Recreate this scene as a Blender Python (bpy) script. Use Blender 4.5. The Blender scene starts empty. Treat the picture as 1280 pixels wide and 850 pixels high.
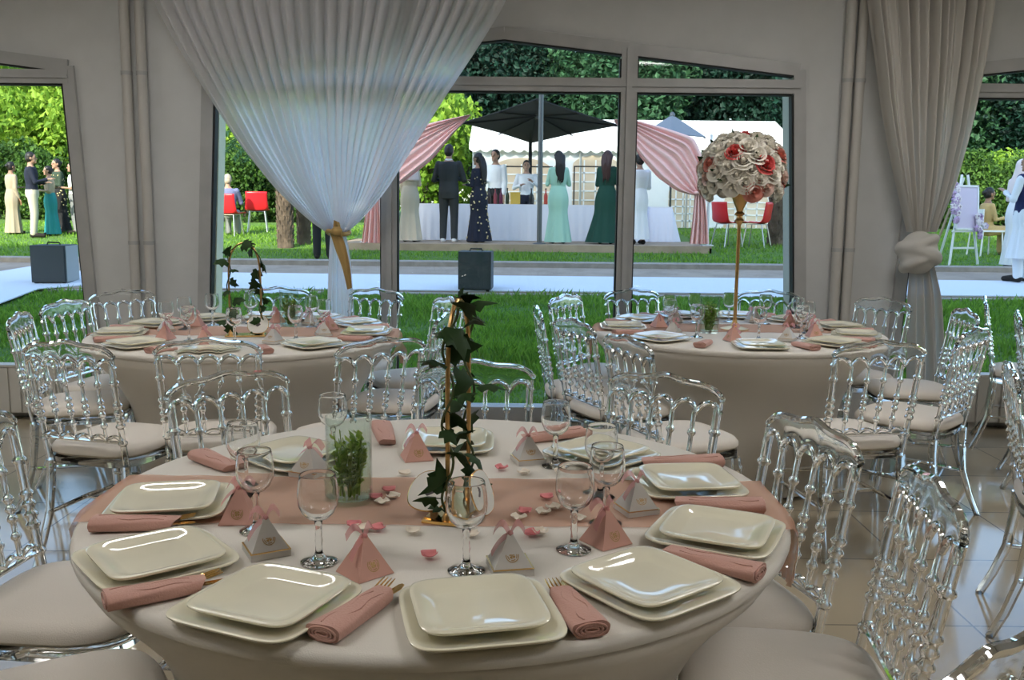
import bpy, math, random
import numpy as np
from mathutils import Vector, Matrix
random.seed(7); rng = np.random.default_rng(7)
PI = math.pi; sin = math.sin; cos = math.cos
S = bpy.context.scene; C = S.collection

# ------------------------------------------------------------------ camera
F, TH, RO, CH = 1150.0, 0.1455, 0.0102, 1.4116
def ray(x, y):
    a = (x - 640) / F; b = (425 - y) / F
    c, s = cos(RO), sin(RO); a, b = a*c - b*s, a*s + b*c
    return Vector((a, cos(TH) + b*sin(TH), -sin(TH) + b*cos(TH)))
CAM = Vector((0, 0, CH))
def at(x, y, Y): d = ray(x, y); return CAM + d * (Y / d.y)
def on_z(x, y, z): d = ray(x, y); return CAM + d * ((z - CH) / d.z)
cam = bpy.data.cameras.new('camera'); cam.sensor_width = 36; cam.lens = F / 1280 * 36; cam.clip_end = 300
co = bpy.data.objects.new('camera', cam); C.objects.link(co)
R_ = Vector((cos(RO), sin(RO)*sin(TH), sin(RO)*cos(TH))); U_ = Vector((-sin(RO), cos(RO)*sin(TH), cos(RO)*cos(TH)))
F_ = Vector((0, cos(TH), -sin(TH)))
M = Matrix((R_, U_, -F_)).transposed().to_4x4(); M.translation = CAM; co.matrix_world = M
S.camera = co

# ------------------------------------------------------------------ materials
def mat(name, col, rough=.5, metal=0, spec=.5, noise=0, nscale=8, bump=0, bscale=40, trans=0, ior=1.45, sheen=0, coat=0, col2=None, emit=None, estr=0, sss=0):
    m = bpy.data.materials.new(name); m.use_nodes = True
    nt = m.node_tree; b = nt.nodes['Principled BSDF']
    b.inputs['Base Color'].default_value = (*col, 1); b.inputs['Roughness'].default_value = rough
    b.inputs['Metallic'].default_value = metal; b.inputs['Specular IOR Level'].default_value = spec
    b.inputs['Transmission Weight'].default_value = trans; b.inputs['IOR'].default_value = ior
    b.inputs['Sheen Weight'].default_value = sheen; b.inputs['Coat Weight'].default_value = coat
    if emit: b.inputs['Emission Color'].default_value = (*emit, 1); b.inputs['Emission Strength'].default_value = estr
    if noise or col2:
        tc = nt.nodes.new('ShaderNodeTexCoord'); n = nt.nodes.new('ShaderNodeTexNoise'); n.inputs['Scale'].default_value = nscale; n.inputs['Detail'].default_value = 5
        nt.links.new(tc.outputs['Object'], n.inputs['Vector'])
        r = nt.nodes.new('ShaderNodeValToRGB'); r.color_ramp.elements[0].position = .35; r.color_ramp.elements[1].position = .65
        c2 = col2 or tuple(c*(1+noise) for c in col); c1 = col if col2 else tuple(c*(1-noise) for c in col)
        r.color_ramp.elements[0].color = (*c1, 1); r.color_ramp.elements[1].color = (*c2, 1)
        nt.links.new(n.outputs['Fac'], r.inputs['Fac']); nt.links.new(r.outputs['Color'], b.inputs['Base Color'])
    if bump:
        tc = nt.nodes.new('ShaderNodeTexCoord'); n = nt.nodes.new('ShaderNodeTexNoise'); n.inputs['Scale'].default_value = bscale; n.inputs['Detail'].default_value = 4
        nt.links.new(tc.outputs['Object'], n.inputs['Vector'])
        bp = nt.nodes.new('ShaderNodeBump'); bp.inputs['Strength'].default_value = bump; bp.inputs['Distance'].default_value = .01
        nt.links.new(n.outputs['Fac'], bp.inputs['Height']); nt.links.new(bp.outputs['Normal'], b.inputs['Normal'])
    return m
def sheer(name, col, transp, trl=.5, rough=1):
    m = bpy.data.materials.new(name); m.use_nodes = True; nt = m.node_tree; nt.nodes.clear(); N = nt.nodes.new
    o = N('ShaderNodeOutputMaterial'); d = N('ShaderNodeBsdfDiffuse'); t = N('ShaderNodeBsdfTranslucent'); tr = N('ShaderNodeBsdfTransparent')
    d.inputs[0].default_value = t.inputs[0].default_value = (*col, 1)
    a = N('ShaderNodeMixShader'); a.inputs[0].default_value = trl; b = N('ShaderNodeMixShader'); b.inputs[0].default_value = transp
    L = nt.links.new; L(d.outputs[0], a.inputs[1]); L(t.outputs[0], a.inputs[2]); L(a.outputs[0], b.inputs[1]); L(tr.outputs[0], b.inputs[2]); L(b.outputs[0], o.inputs[0])
    return m
def pane_mat(name, tint, ior=1.45):
    m = bpy.data.materials.new(name); m.use_nodes = True; nt = m.node_tree; nt.nodes.clear(); N = nt.nodes.new
    o = N('ShaderNodeOutputMaterial'); g = N('ShaderNodeBsdfGlossy'); g.inputs['Roughness'].default_value = 0; tr = N('ShaderNodeBsdfTransparent'); tr.inputs[0].default_value = (*tint, 1)
    fr = N('ShaderNodeLayerWeight'); pw = N('ShaderNodeMath'); pw.operation = 'POWER'; pw.inputs[1].default_value = 4; ml = N('ShaderNodeMath'); ml.operation = 'MULTIPLY_ADD'; ml.inputs[1].default_value = .75; ml.inputs[2].default_value = ((ior-1)/(ior+1))**2; mx = N('ShaderNodeMixShader')
    L = nt.links.new; L(fr.outputs['Facing'], pw.inputs[0]); L(pw.outputs[0], ml.inputs[0]); L(ml.outputs[0], mx.inputs[0]); L(tr.outputs[0], mx.inputs[1]); L(g.outputs[0], mx.inputs[2]); L(mx.outputs[0], o.inputs[0])
    return m
def leaf_mat(name, c1, c2, nscale=.6, trl=.35):
    m = bpy.data.materials.new(name); m.use_nodes = True; nt = m.node_tree; nt.nodes.clear(); N = nt.nodes.new; L = nt.links.new
    o = N('ShaderNodeOutputMaterial'); d = N('ShaderNodeBsdfPrincipled'); t = N('ShaderNodeBsdfTranslucent'); d.inputs['Roughness'].default_value = .6; d.inputs['Specular IOR Level'].default_value = .25
    g = N('ShaderNodeNewGeometry'); r = N('ShaderNodeValToRGB'); r.color_ramp.elements[0].color = (*c1, 1); r.color_ramp.elements[1].color = (*c2, 1)
    L(g.outputs['Random Per Island'], r.inputs[0]); L(r.outputs[0], d.inputs['Base Color']); L(r.outputs[0], t.inputs[0])
    a = N('ShaderNodeMixShader'); a.inputs[0].default_value = trl; L(d.outputs[0], a.inputs[1]); L(t.outputs[0], a.inputs[2]); L(a.outputs[0], o.inputs[0])
    return m

MT = dict(
 wall=mat('wall_paint', (.62, .625, .615), .7, bump=.08, bscale=120, noise=.02),
 ceil=mat('ceiling_paint', (.75, .73, .70), .8),
 frame=mat('window_metal', (.44, .44, .43), .45, .15, noise=.05),
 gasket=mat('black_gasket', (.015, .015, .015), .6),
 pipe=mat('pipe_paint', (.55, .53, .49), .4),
 cream=mat('cream_lit_paint', (.92, .87, .66), .5),  # left reveal lining; brightness from outside light is put into this cream
 glass=pane_mat('window_glass', (.93, .97, .96), 1.35),
 acrylic=mat('clear_acrylic', (.96, .97, .96), .04, trans=1, ior=1.34),
 cglass=mat('clear_glass', (.98, .99, .99), .0, trans=1, ior=1.45),
 water=pane_mat('water', (.93, .97, .92), 1.2), vglass=pane_mat('vase_glass', (.92, .96, .94), 1.5),
 cushion=mat('ivory_fabric', (.78, .72, .64), .8, bump=.15, bscale=300, sheen=.2),
 cloth=mat('table_fabric', (.72, .68, .61), .85, bump=.12, bscale=400, sheen=.15),
 plate=mat('ivory_porcelain', (.83, .79, .62), .06, spec=.6, coat=.5),
 napkin=mat('pink_napkin', (.57, .32, .26), .9, bump=.2, bscale=250, sheen=.2),
 gold=mat('gold_metal', (.83, .52, .18), .18, 1),
 goldp=mat('gold_paint', (.70, .42, .16), .32, .9),
 goldfab=mat('gold_fabric', (.50, .33, .12), .45, .35),
 box_pink=mat('pink_card', (.64, .35, .28), .6, noise=.05),
 box_white=mat('white_card', (.60, .57, .53), .5, noise=.04),
 emblem=mat('gold_print', (.42, .26, .10), .4, .5),
 ribbon=sheer('pink_ribbon', (.80, .42, .42), .3),
 runner=sheer('pink_organza', (.70, .41, .29), .45, .15),
 petal_p=mat('pink_petal', (.74, .24, .25), .6), petal_w=mat('white_petal', (.83, .74, .62), .6),
 ivy=leaf_mat('ivy_leaf', (.008, .026, .006), (.025, .062, .014), trl=.12), vine=mat('vine_stem', (.07, .09, .025), .7),
 stalk=leaf_mat('green_stalk', (.22, .36, .05), (.52, .64, .14), trl=.45),
 rose_w=mat('white_rose', (.93, .89, .80), .6, noise=.06), rose_b=mat('blush_rose', (.82, .60, .52), .6, noise=.08), rose_r=mat('coral_rose', (.72, .11, .10), .6, noise=.1),
 curtain=sheer('white_voile', (.96, .96, .98), .07, .90), curtain2=sheer('grey_voile', (.74, .71, .66), .04, .25),
 radiator=mat('radiator_paint', (.62, .60, .55), .4), card=mat('white_plaque', (.82, .79, .72), .5), ink=mat('ink', (.08, .07, .07), .6),
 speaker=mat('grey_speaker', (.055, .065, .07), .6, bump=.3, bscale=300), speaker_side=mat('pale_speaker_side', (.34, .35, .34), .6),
 lamp=mat('lamp_diffuser', (1, 1, 1), .5, emit=(1, .975, .955), estr=12.0),
 red=mat('red_plastic', (.72, .02, .03), .35), steel=mat('steel', (.55, .55, .55), .3, .9), white=mat('white_paint', (.8, .8, .8), .5),
 canvas=mat('white_canvas', (.86, .86, .84), .7), tentpane=mat('tan_pane', (.62, .46, .30), .4, col2=(.78, .66, .50), nscale=1.2), black=mat('black_fabric', (.015, .015, .018), .8),
 grey_can=mat('grey_canvas', (.20, .22, .25), .8), pink=mat('pink_drape', (.92, .56, .52), .8, sheen=.2), linen=mat('white_linen', (.80, .80, .86), .8),
 wood=mat('deck_wood', (.40, .29, .20), .8, noise=.15, nscale=4), pole=mat('grey_pole', (.13, .135, .14), .4, .5),
 bark=mat('bark', (.12, .085, .06), .9, noise=.4, nscale=6, bump=1, bscale=15), darkbark=mat('dark_bark', (.05, .045, .035), .9, noise=.3),
 skin=mat('skin', (.42, .24, .16), .55), skin_d=mat('skin_tan', (.30, .16, .10), .55), hair=mat('dark_hair', (.012, .009, .008), .5, bump=.4, bscale=60), hair_r=mat('reddish_hair', (.045, .014, .012), .5, bump=.4, bscale=60), hair_g=mat('grey_hair', (.45, .36, .27), .6),
 eye=mat('eye_dark', (.01, .01, .01), .3),
)
def cloth_col(name, col, **k): MT[name] = mat(name, col, .85, bump=.1, bscale=90, **k)
for n, c in dict(charcoal=(.030, .033, .034), navy=(.007, .010, .026), dotgold=(.75, .60, .32), mint=(.40, .64, .50), sand=(.36, .29, .21), dgreen=(.007, .055, .036), beige=(.62, .53, .40), shirt=(.80, .80, .80), khaki=(.52, .47, .36), bluegrey=(.16, .17, .30),
   mustard=(.50, .35, .15), robe=(.82, .82, .84), navyvest=(.012, .02, .085), teal=(.02, .24, .25), black_cloth=(.012, .012, .014), floral=(.03, .05, .03), pinkwhite=(.80, .68, .66), greytrouser=(.25, .25, .25), shoe=(.02, .015, .012), whiteshoe=(.75, .75, .75)).items(): cloth_col(n, c)

# ------------------------------------------------------------------ mesh builder
class MB:
    def __init__(s): s.v = []; s.f = []; s.m = []
    def add(s, v, f, mi=0):
        o = len(s.v); s.v += [tuple(p) for p in v]; s.f += [tuple(i + o for i in q) for q in f]; s.m += [mi]*len(f); return s
    def box(s, c, d, rz=0, mi=0):
        x, y, z = (k/2 for k in d); ca, sa = cos(rz), sin(rz)
        V = [(c[0]+i*x*ca-j*y*sa, c[1]+i*x*sa+j*y*ca, c[2]+k*z) for i in (-1, 1) for j in (-1, 1) for k in (-1, 1)]
        return s.add(V, [(0,1,3,2),(4,6,7,5),(0,4,5,1),(2,3,7,6),(0,2,6,4),(1,5,7,3)], mi)
    def tube(s, P, r, n=8, cap=True, closed=False, flat=1.0, mi=0):
        P = [Vector(p) for p in P]; k = len(P); r = r if isinstance(r, (list, tuple)) else [r]*k
        up = None; V = []
        for i, p in enumerate(P):
            if closed: t = P[(i+1) % k] - P[i-1]
            else: t = P[min(i+1, k-1)] - P[max(i-1, 0)]
            t = t.normalized() if t.length > 1e-9 else Vector((0, 0, 1))
            if up is None: up = Vector((0, 1, 0)) if abs(t.y) < .9 else Vector((1, 0, 0))
            a = t.cross(up); a = a.normalized() if a.length > 1e-6 else Vector((1, 0, 0)); b = a.cross(t).normalized(); up = b
            for j in range(n):
                w = 2*PI*j/n + PI/n; V.append(p + a*cos(w)*r[i] + b*sin(w)*r[i]*flat)
        Fc = []
        for i in range(k if closed else k-1):
            for j in range(n):
                i2 = (i+1) % k; Fc.append((i*n+j, i*n+(j+1) % n, i2*n+(j+1) % n, i2*n+j))
        if cap and not closed: Fc += [tuple(range(n))[::-1], tuple((k-1)*n+j for j in range(n))]
        return s.add(V, Fc, mi)
    def lathe(s, prof, n=24, c=(0, 0, 0), mi=0, f=None):
        V = []; Fc = []
        for r, z in prof:
            for j in range(n):
                w = 2*PI*j/n; q = r*(f(w, z) if f else 1); V.append((c[0]+q*cos(w), c[1]+q*sin(w), c[2]+z))
        for i in range(len(prof)-1):
            for j in range(n): Fc.append((i*n+j, i*n+(j+1) % n, (i+1)*n+(j+1) % n, (i+1)*n+j))
        if prof[0][0] > 1e-6: Fc.append(tuple(range(n))[::-1])
        if prof[-1][0] > 1e-6: Fc.append(tuple((len(prof)-1)*n+j for j in range(n)))
        return s.add(V, Fc, mi)
    def loft(s, rings, cap=True, mi=0):
        n = len(rings[0]); V = [p for r in rings for p in r]; Fc = []
        for i in range(len(rings)-1):
            for j in range(n): Fc.append((i*n+j, i*n+(j+1) % n, (i+1)*n+(j+1) % n, (i+1)*n+j))
        if cap: Fc += [tuple(range(n))[::-1], tuple((len(rings)-1)*n+j for j in range(n))]
        return s.add(V, Fc, mi)
    def ball(s, c, r, n=12, m=8, mi=0):
        r = r if isinstance(r, (list, tuple)) else (r, r, r)
        rings = [[(c[0]+r[0]*sin(PI*i/m)*cos(2*PI*j/n), c[1]+r[1]*sin(PI*i/m)*sin(2*PI*j/n), c[2]-r[2]*cos(PI*i/m)) for j in range(n)] for i in range(1, m)]
        V = [p for q in rings for p in q]; Fc = []
        for i in range(m-2):
            for j in range(n): Fc.append((i*n+j, i*n+(j+1) % n, (i+1)*n+(j+1) % n, (i+1)*n+j))
        b = len(V); V += [(c[0], c[1], c[2]-r[2]), (c[0], c[1], c[2]+r[2])]
        for j in range(n): Fc.append((b, (j+1) % n, j)); Fc.append((b+1, (m-2)*n+j, (m-2)*n+(j+1) % n))
        return s.add(V, Fc, mi)
    def grid(s, G, mi=0):
        a, b = len(G), len(G[0]); V = [p for r in G for p in r]
        return s.add(V, [(i*b+j, i*b+j+1, (i+1)*b+j+1, (i+1)*b+j) for i in range(a-1) for j in range(b-1)], mi)
    def prism(s, poly, a, b, fn, mi=0):       # 2-D outline extruded from depth a to b ; fn(u,v,w)->xyz
        n = len(poly); V = [fn(u, v, a) for u, v in poly] + [fn(u, v, b) for u, v in poly]
        return s.add(V, [tuple(range(n))[::-1], tuple(range(n, 2*n))] + [(i, (i+1) % n, n+(i+1) % n, n+i) for i in range(n)], mi)
    def mesh(s, name, smooth=40):
        me = bpy.data.meshes.new(name); me.from_pydata(s.v, [], s.f); me.update()
        if any(s.m): me.polygons.foreach_set('material_index', s.m)
        if smooth:
            me.polygons.foreach_set('use_smooth', [True]*len(me.polygons)); me.set_sharp_from_angle(angle=math.radians(smooth))
        return me
    def build(s, name, m, parent=None, smooth=40):
        return link(name, s.mesh(name, smooth), m, parent)
def link(name, me, m, parent=None):
    o = bpy.data.objects.new(name, me); C.objects.link(o)
    for k in (m if isinstance(m, (list, tuple)) else [m]): me.materials.append(MT[k] if isinstance(k, str) else k)
    if parent: o.parent = parent
    return o
def link_own(name, me, m, parent=None):
    o = bpy.data.objects.new(name, me); C.objects.link(o)
    if not me.materials: me.materials.append(None)
    o.material_slots[0].link = 'OBJECT'; o.material_slots[0].material = MT[m]
    if parent: o.parent = parent
    return o
def tag(o, label=None, cat=None, group=None, kind=None):
    if label: o['label'] = label
    if cat: o['category'] = cat
    if group: o['group'] = group
    if kind: o['kind'] = kind
    return o
def empty(name, loc, rz=0, label=None, cat=None, group=None):
    o = bpy.data.objects.new(name, None); o.empty_display_size = .1; C.objects.link(o); o.location = loc; o.rotation_euler = (0, 0, rz)
    return tag(o, label, cat, group)
KIDS = {}
def copy_tree(o, loc, rz=0, label=None, group=None, parent=None):
    c = o.copy(); C.objects.link(c)
    if parent is not None: c.parent = parent
    else:
        c.location = loc; c.rotation_euler = (o.rotation_euler[0], o.rotation_euler[1], rz)
        if label: c['label'] = label
        if group: c['group'] = group
    for ch in list(o.children): copy_tree(ch, None, parent=c)
    return c
class Proto:                                   # first use places the original itself, later uses copy it
    def __init__(s, root): s.root = root; s.used = False
    def put(s, loc, rz, label, group=None):
        if not s.used:
            s.used = True; o = s.root; o.location = loc; o.rotation_euler[2] = rz; o['label'] = label
            if group: o['group'] = group
            return o
        return copy_tree(s.root, loc, rz, label, group)
def struct(o): o['kind'] = 'structure'; return o
def remesh(mb, name, m, parent, voxel=.012, smooth_it=3):
    me = mb.mesh(name, 0); o = bpy.data.objects.new('tmp', me); C.objects.link(o)
    r = o.modifiers.new('r', 'REMESH'); r.mode = 'VOXEL'; r.voxel_size = voxel; r.use_smooth_shade = True
    if smooth_it: k = o.modifiers.new('s', 'SMOOTH'); k.iterations = smooth_it; k.factor = .5
    dg = bpy.context.evaluated_depsgraph_get(); n = bpy.data.meshes.new_from_object(o.evaluated_get(dg))
    bpy.data.objects.remove(o); n.name = name; n.materials.clear()
    n.polygons.foreach_set('use_smooth', [True]*len(n.polygons))
    return link(name, n, m, parent)
def resample(P, n):
    P = [Vector(p) for p in P]; L = [0]
    for a, b in zip(P, P[1:]): L.append(L[-1] + (b-a).length)
    out = []
    for i in range(n):
        t = L[-1]*i/(n-1); k = 0
        while k < len(P)-2 and L[k+1] < t: k += 1
        out.append(P[k].lerp(P[k+1], (t-L[k])/max(1e-9, L[k+1]-L[k])))
    for _ in range(max(2, n//12)): out = [out[0]] + [(out[i-1]+out[i]*2+out[i+1])/4 for i in range(1, n-1)] + [out[-1]]
    return out
def sheet(mb, A, B, nu, nv, amp, freq, ph=0, dirv=(0, 1, 0), irr=.35, mi=0):     # cloth between two edges, pleats run along the edges
    A = resample(A, nv); B = resample(B, nv); D = Vector(dirv); G = []
    fr = [random.uniform(-1, 1)*irr for _ in range(nu)]
    for j in range(nv):
        v = j/(nv-1); am = amp(v) if callable(amp) else amp; row = []
        for i in range(nu):
            u = i/(nu-1); w = sin(u*freq*2*PI + ph + 1.2*sin(u*9)) * (1 + .5*sin(u*23+1)) * .8
            row.append(A[j].lerp(B[j], u) + D*am*(w + .3*sin(u*freq*5.1+v*2)))
        G.append(row)
    return mb.grid(G, mi)
# ================================================================== ROOM
W, WT, HC = 5.95, .18, 3.1
def xz(px, py, Y=W): p = at(px, py, Y); return (p.x, p.z)
def line_at(a, b, z):                                   # x on the line a-b at height z
    t = (z - a[1]) / (b[1] - a[1]); return a[0] + (b[0]-a[0])*t
mj = (xz(260, 128), xz(256, 365)); mr = (xz(999, 112), xz(999, 360))
peak = xz(637, 42); rtop = xz(998, 88)
wl, wr = line_at(*mj, 0), line_at(*mr, 0); MC = (wl + wr)/2; HWB = (wr - wl)/2
ztop = rtop[1]; HWT = (rtop[0] - line_at(*mj, ztop))/2
def opening(cx): return dict(bl=(cx-HWB, 0), br=(cx+HWB, 0), tr=(cx+HWT, ztop), pk=(cx, peak[1]), tl=(cx-HWT, ztop))
lj = (xz(86, 84), xz(113, 355)); off = MC - line_at(*lj, 1.0) + .55*HWB + .45*HWT
# left opening's jamb leans a little more: keep the measured line
O1 = opening(MC - off); O1['br'] = (line_at(*lj, 0), 0); O1['tr'] = (line_at(*lj, ztop-.02), ztop-.02)
O2 = opening(MC); O3 = opening(MC + off - .02); O3['bl'] = (2*MC - O1['br'][0] - .1, 0); O3['tl'] = (2*MC - O1['tr'][0] - .1, ztop-.02)
OS = [O1, O2, O3]
wb = MB(); ex = lambda u, v, w: (u, w, v)
def poly(p): wb.prism(p, W, W+WT, ex)
XL, XR = -9.0, 9.0
poly([(XL, 0), O1['bl'], O1['tl'], (O1['tl'][0], HC), (XL, HC)])
for a, b in ((O1, O2), (O2, O3)): poly([a['br'], b['bl'], b['tl'], (b['tl'][0], HC), (a['tr'][0], HC), a['tr']])
poly([O3['br'], (XR, 0), (XR, HC), (O3['tr'][0], HC), O3['tr']])
for o in OS:
    m = (o['pk'][0], HC); poly([o['tl'], o['pk'], m, (o['tl'][0], HC)]); poly([o['pk'], o['tr'], (o['tr'][0], HC), m])
struct(wb.build('wall_back', 'wall', smooth=0))
# floor: glossy beige tiles
fm = mat('floor_tile', (.50, .46, .38), .08, spec=.45); nt = fm.node_tree; N = nt.nodes.new; L = nt.links.new
tc = N('ShaderNodeTexCoord'); mp = N('ShaderNodeMapping'); br = N('ShaderNodeTexBrick'); mp.inputs['Location'].default_value = (.21, .02, 0)
br.offset = 0; br.inputs['Scale'].default_value = 1; br.inputs['Brick Width'].default_value = .6; br.inputs['Row Height'].default_value = .6; br.inputs['Mortar Size'].default_value = .004
br.inputs['Color1'].default_value = (.40, .34, .24, 1); br.inputs['Color2'].default_value = (.45, .38, .27, 1); br.inputs['Mortar'].default_value = (.16, .14, .11, 1)
L(tc.outputs['Object'], mp.inputs[0]); L(mp.outputs[0], br.inputs['Vector']); L(br.outputs['Color'], fm.node_tree.nodes['Principled BSDF'].inputs['Base Color']); MT['floor'] = fm
struct(MB().box((0, .475, -.05), (18, 10.95, .1)).build('floor', 'floor', smooth=0))
struct(MB().box((0, .65, HC+.1), (18, 11.3, .2)).build('ceiling', 'ceil', smooth=0))
struct(MB().box((-9.1, .65, HC/2), (.2, 11.3, HC)).build('wall_left', 'wall', smooth=0))
struct(MB().box((9.1, .65, HC/2), (.2, 11.3, HC)).build('wall_right', 'wall', smooth=0))
struct(MB().box((0, -5.1, HC/2), (18.4, .2, HC)).build('wall_rear', 'wall', smooth=0))
struct(MB().box((-4, .5, 5.45), (36, 11.5, 4.5)).build('roof', 'ceil', smooth=0))  # unseen roof mass, raised and widened so its shadow covers the near lawn
struct(MB().box((-.6, 4.2, 10.5), (11.2, 4.2, 5.6)).build('deck_shade_block', 'wall', smooth=0))  # unseen block added so its shadow falls over the deck and tent front
# windows
def topz(o, x):
    a, b = (o['tl'], o['pk']) if x < o['pk'][0] else (o['pk'], o['tr']); return a[1] + (b[1]-a[1])*(x-a[0])/(b[0]-a[0])
def window(n, o, mull, tz):
    fr = MB(); gk = MB(); d0, d1 = W-.025, W+.06
    kk = [0]
    def bar(a, b, w, dd0=d0, dd1=d1, mb=fr):
        kk[0] += 1; dd0 -= kk[0]*.0006; dd1 += kk[0]*.0006
        a, b = Vector(a), Vector(b); t = (b-a).normalized(); p = Vector((-t.y, t.x))*w/2
        mb.prism([tuple(a-p), tuple(b-p), tuple(b+p), tuple(a+p)], dd0, dd1, ex)
    ring = [o['bl'], o['br'], o['tr'], o['pk'], o['tl']]; cx = o['pk'][0]
    for a, b in zip(ring, ring[1:]+ring[:1]): bar(a, b, .11 if a[1] == 0 and b[1] == 0 else .075)
    bar((o['bl'][0], .055), (o['br'][0], .055), .09, W-.04, W+.08)
    def jx(side, z): return line_at(o['b'+side], o['t'+side], z)
    bar((jx('l', tz), tz), (jx('r', tz), tz), .085); bar((jx('l', tz), tz), (jx('r', tz), tz), .02, d0-.012, d1)
    for x0, x1 in mull:
        a, b = (x0, 0), (x1, topz(o, x1)); bar(a, b, .10); bar(a, b, .035, d0-.015, d1)
    f = fr.build('window_%d' % n, 'frame', smooth=0); struct(f)
    # dark rubber gaskets beside each member, then the glass
    for x0, x1 in mull:
        for s in (-.054, .054):
            xm = x0 + (x1-x0)*tz/topz(o, x1)
            bar((x0+s, .1), (xm+s, tz-.05), .010, W-.005, W+.03, gk); bar((xm+s, tz+.05), (x1+s, topz(o, x1)-.06), .010, W-.005, W+.03, gk)
    bar((jx('l', tz)+.04, tz-.047), (jx('r', tz)-.04, tz-.047), .012, W-.005, W+.03, gk)
    a, b = (jx('r', tz), tz), o['br']; bar((a[0]-.042, a[1]-.05), (b[0]-.042, .1), .014, W-.005, W+.03, gk)
    a, b = (jx('l', tz), tz), o['bl']; bar((a[0]+.042, a[1]-.05), (b[0]+.042, .1), .014, W-.005, W+.03, gk)
    for a, b in ((o['tl'], o['pk']), (o['pk'], o['tr'])): bar((a[0], a[1]-.042), (b[0], b[1]-.042), .012, W-.005, W+.03, gk)
    gk.build('gasket', 'gasket', f, 0)
    MB().prism(ring, W+.025, W+.031, ex).build('glass_pane', 'glass', f, 0)
m1 = (line_at(xz(487, 220), xz(487, 500), 0), line_at(xz(487, 220), xz(487, 500), 2.3)); m2 = (line_at(xz(787, 65), xz(779, 360), 0), line_at(xz(787, 65), xz(779, 360), 2.3))
TZ = xz(780, 107)[1]
window(1, O1, [(m1[0]-off, m1[1]-off), (m2[0]-off, m2[1]-off)], xz(60, 96)[1]); window(2, O2, [m1, m2], TZ)
window(3, O3, [(m1[0]+off, m1[1]+off), (m2[0]+off, m2[1]+off)], xz(1250, 114)[1])
# pale reveal linings beside the middle window
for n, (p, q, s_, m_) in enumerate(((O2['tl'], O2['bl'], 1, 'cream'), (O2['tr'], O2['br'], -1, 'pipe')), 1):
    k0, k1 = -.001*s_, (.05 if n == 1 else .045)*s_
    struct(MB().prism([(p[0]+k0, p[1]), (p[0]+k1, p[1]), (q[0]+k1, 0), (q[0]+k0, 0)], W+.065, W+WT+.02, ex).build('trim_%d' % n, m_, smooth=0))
# heating pipes on the piers
for px0, px1, lab in ((154, 168, 'left grey heating pipe of the pair on the pier left of the draped window'), (173, 187, 'right grey heating pipe of the pair on the pier left of the draped window'),
                      (1064, 1043, 'left grey heating pipe of the pair on the pier right of the middle window'), (1079, 1058, 'right grey heating pipe of the pair on the pier beside the knotted curtain')):
    a = at(px0+2, 0, W-.045); b = at(px1, 365, W-.045); k = (b.x-a.x)/(b.z-a.z)*.35
    mb = MB(); x0 = (a.x+b.x)/2; P = [(x0 + k*(z-1.6), W-.045, z) for z in (.0, .02, HC-.01, HC)]
    mb.tube(P, .031, 14)
    o = empty('heating_pipe', (0, 0, 0), 0, lab, 'pipe', 'heating pipes on the piers'); mb.build('pipe_run', 'pipe', o)
    for z in (.5, 1.15, 2.2): MB().tube([(x0+k*(z-1.6), W-.045, z-.012), (x0+k*(z-1.6), W-.045, z+.012)], .035, 14).build('pipe_bracket', 'frame', o)
# radiators under the side windows
def radiator(x0, x1, lab):
    o = empty('radiator', ((x0+x1)/2, W-.09, 0), 0, lab, 'radiator'); w = x1-x0
    b = MB(); b.box((0, 0, .20), (w, .07, .30)); n = int(w/.075)
    for i in range(n): b.box((-w/2 + w*(i+.5)/n, -.04, .2), (w/n*.82, .02, .29))
    b.build('radiator_body', 'radiator', o, 0)
    MB().box((0, 0, .357), (w+.01, .10, .015)).build('top_grille', 'radiator', o, 0)
    for s in (-.4, .4): MB().box((s*w, 0, .025), (.05, .05, .05)).build('foot', 'frame', o, 0)
    MB().tube([(w/2, 0, .1), (w/2+.05, 0, .1), (w/2+.05, 0, .0)], .01).build('feed_pipe', 'pipe', o)
radiator(-4.9, at(104, 480, W-.09).x, 'low cream panel radiator under the left window'); radiator(at(1188, 480, W-.09).x, 4.3, 'low cream panel radiator under the right window')
# ceiling lamps
for i, (x, y) in enumerate([(x, y) for y in (.9, 3.9) for x in (-5.2, -1.8, 1.8, 5.2)]):
    o = empty('ceiling_light', (x, y, HC), 0, 'slim rectangular ceiling light glowing warm white above the tables', 'ceiling light', 'ceiling lights')
    f = MB(); 
    for c, d in (((0, .16, -.02), (1.24, .02, .04)), ((0, -.16, -.02), (1.24, .02, .04)), ((.61, 0, -.02), (.02, .3, .04)), ((-.61, 0, -.02), (.02, .3, .04))): f.box(c, d)
    f.build('lamp_frame', 'white', o, 0); MB().box((0, 0, -.018), (1.2, .3, .012)).build('diffuser', 'lamp', o, 0)
# ------------------------------------------------------------------ curtains
def pl(L, Y): return [at(x, y, Y) for x, y in L]
YC = 5.74
c = empty('voile_curtain', at(425, 400, YC), 0, 'large white voile curtain over the middle window, tied with a gold ribbon', 'curtain')
def loc(mb, o): d = o.location; mb.v = [(p[0]-d.x, p[1]-d.y, p[2]-d.z) for p in mb.v]; return mb
mb = MB(); sheet(mb, pl([(184, -70), (190, 0), (222, 60), (258, 117), (300, 182), (345, 238), (385, 275), (413, 293)], YC), pl([(648, -70), (634, 0), (600, 55), (560, 115), (520, 178), (485, 235), (455, 272), (431, 293)], YC), 420, 60, lambda v: .045*(1-.35*v), 26)
loc(mb, c).build('gathered_voile', 'curtain', c, 180)
mb = MB(); A = pl([(413, 290), (411, 320), (409, 375), (408, 460), (404, 530)], YC); B = pl([(432, 290), (438, 320), (442, 375), (446, 460), (448, 530)], YC)
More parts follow.
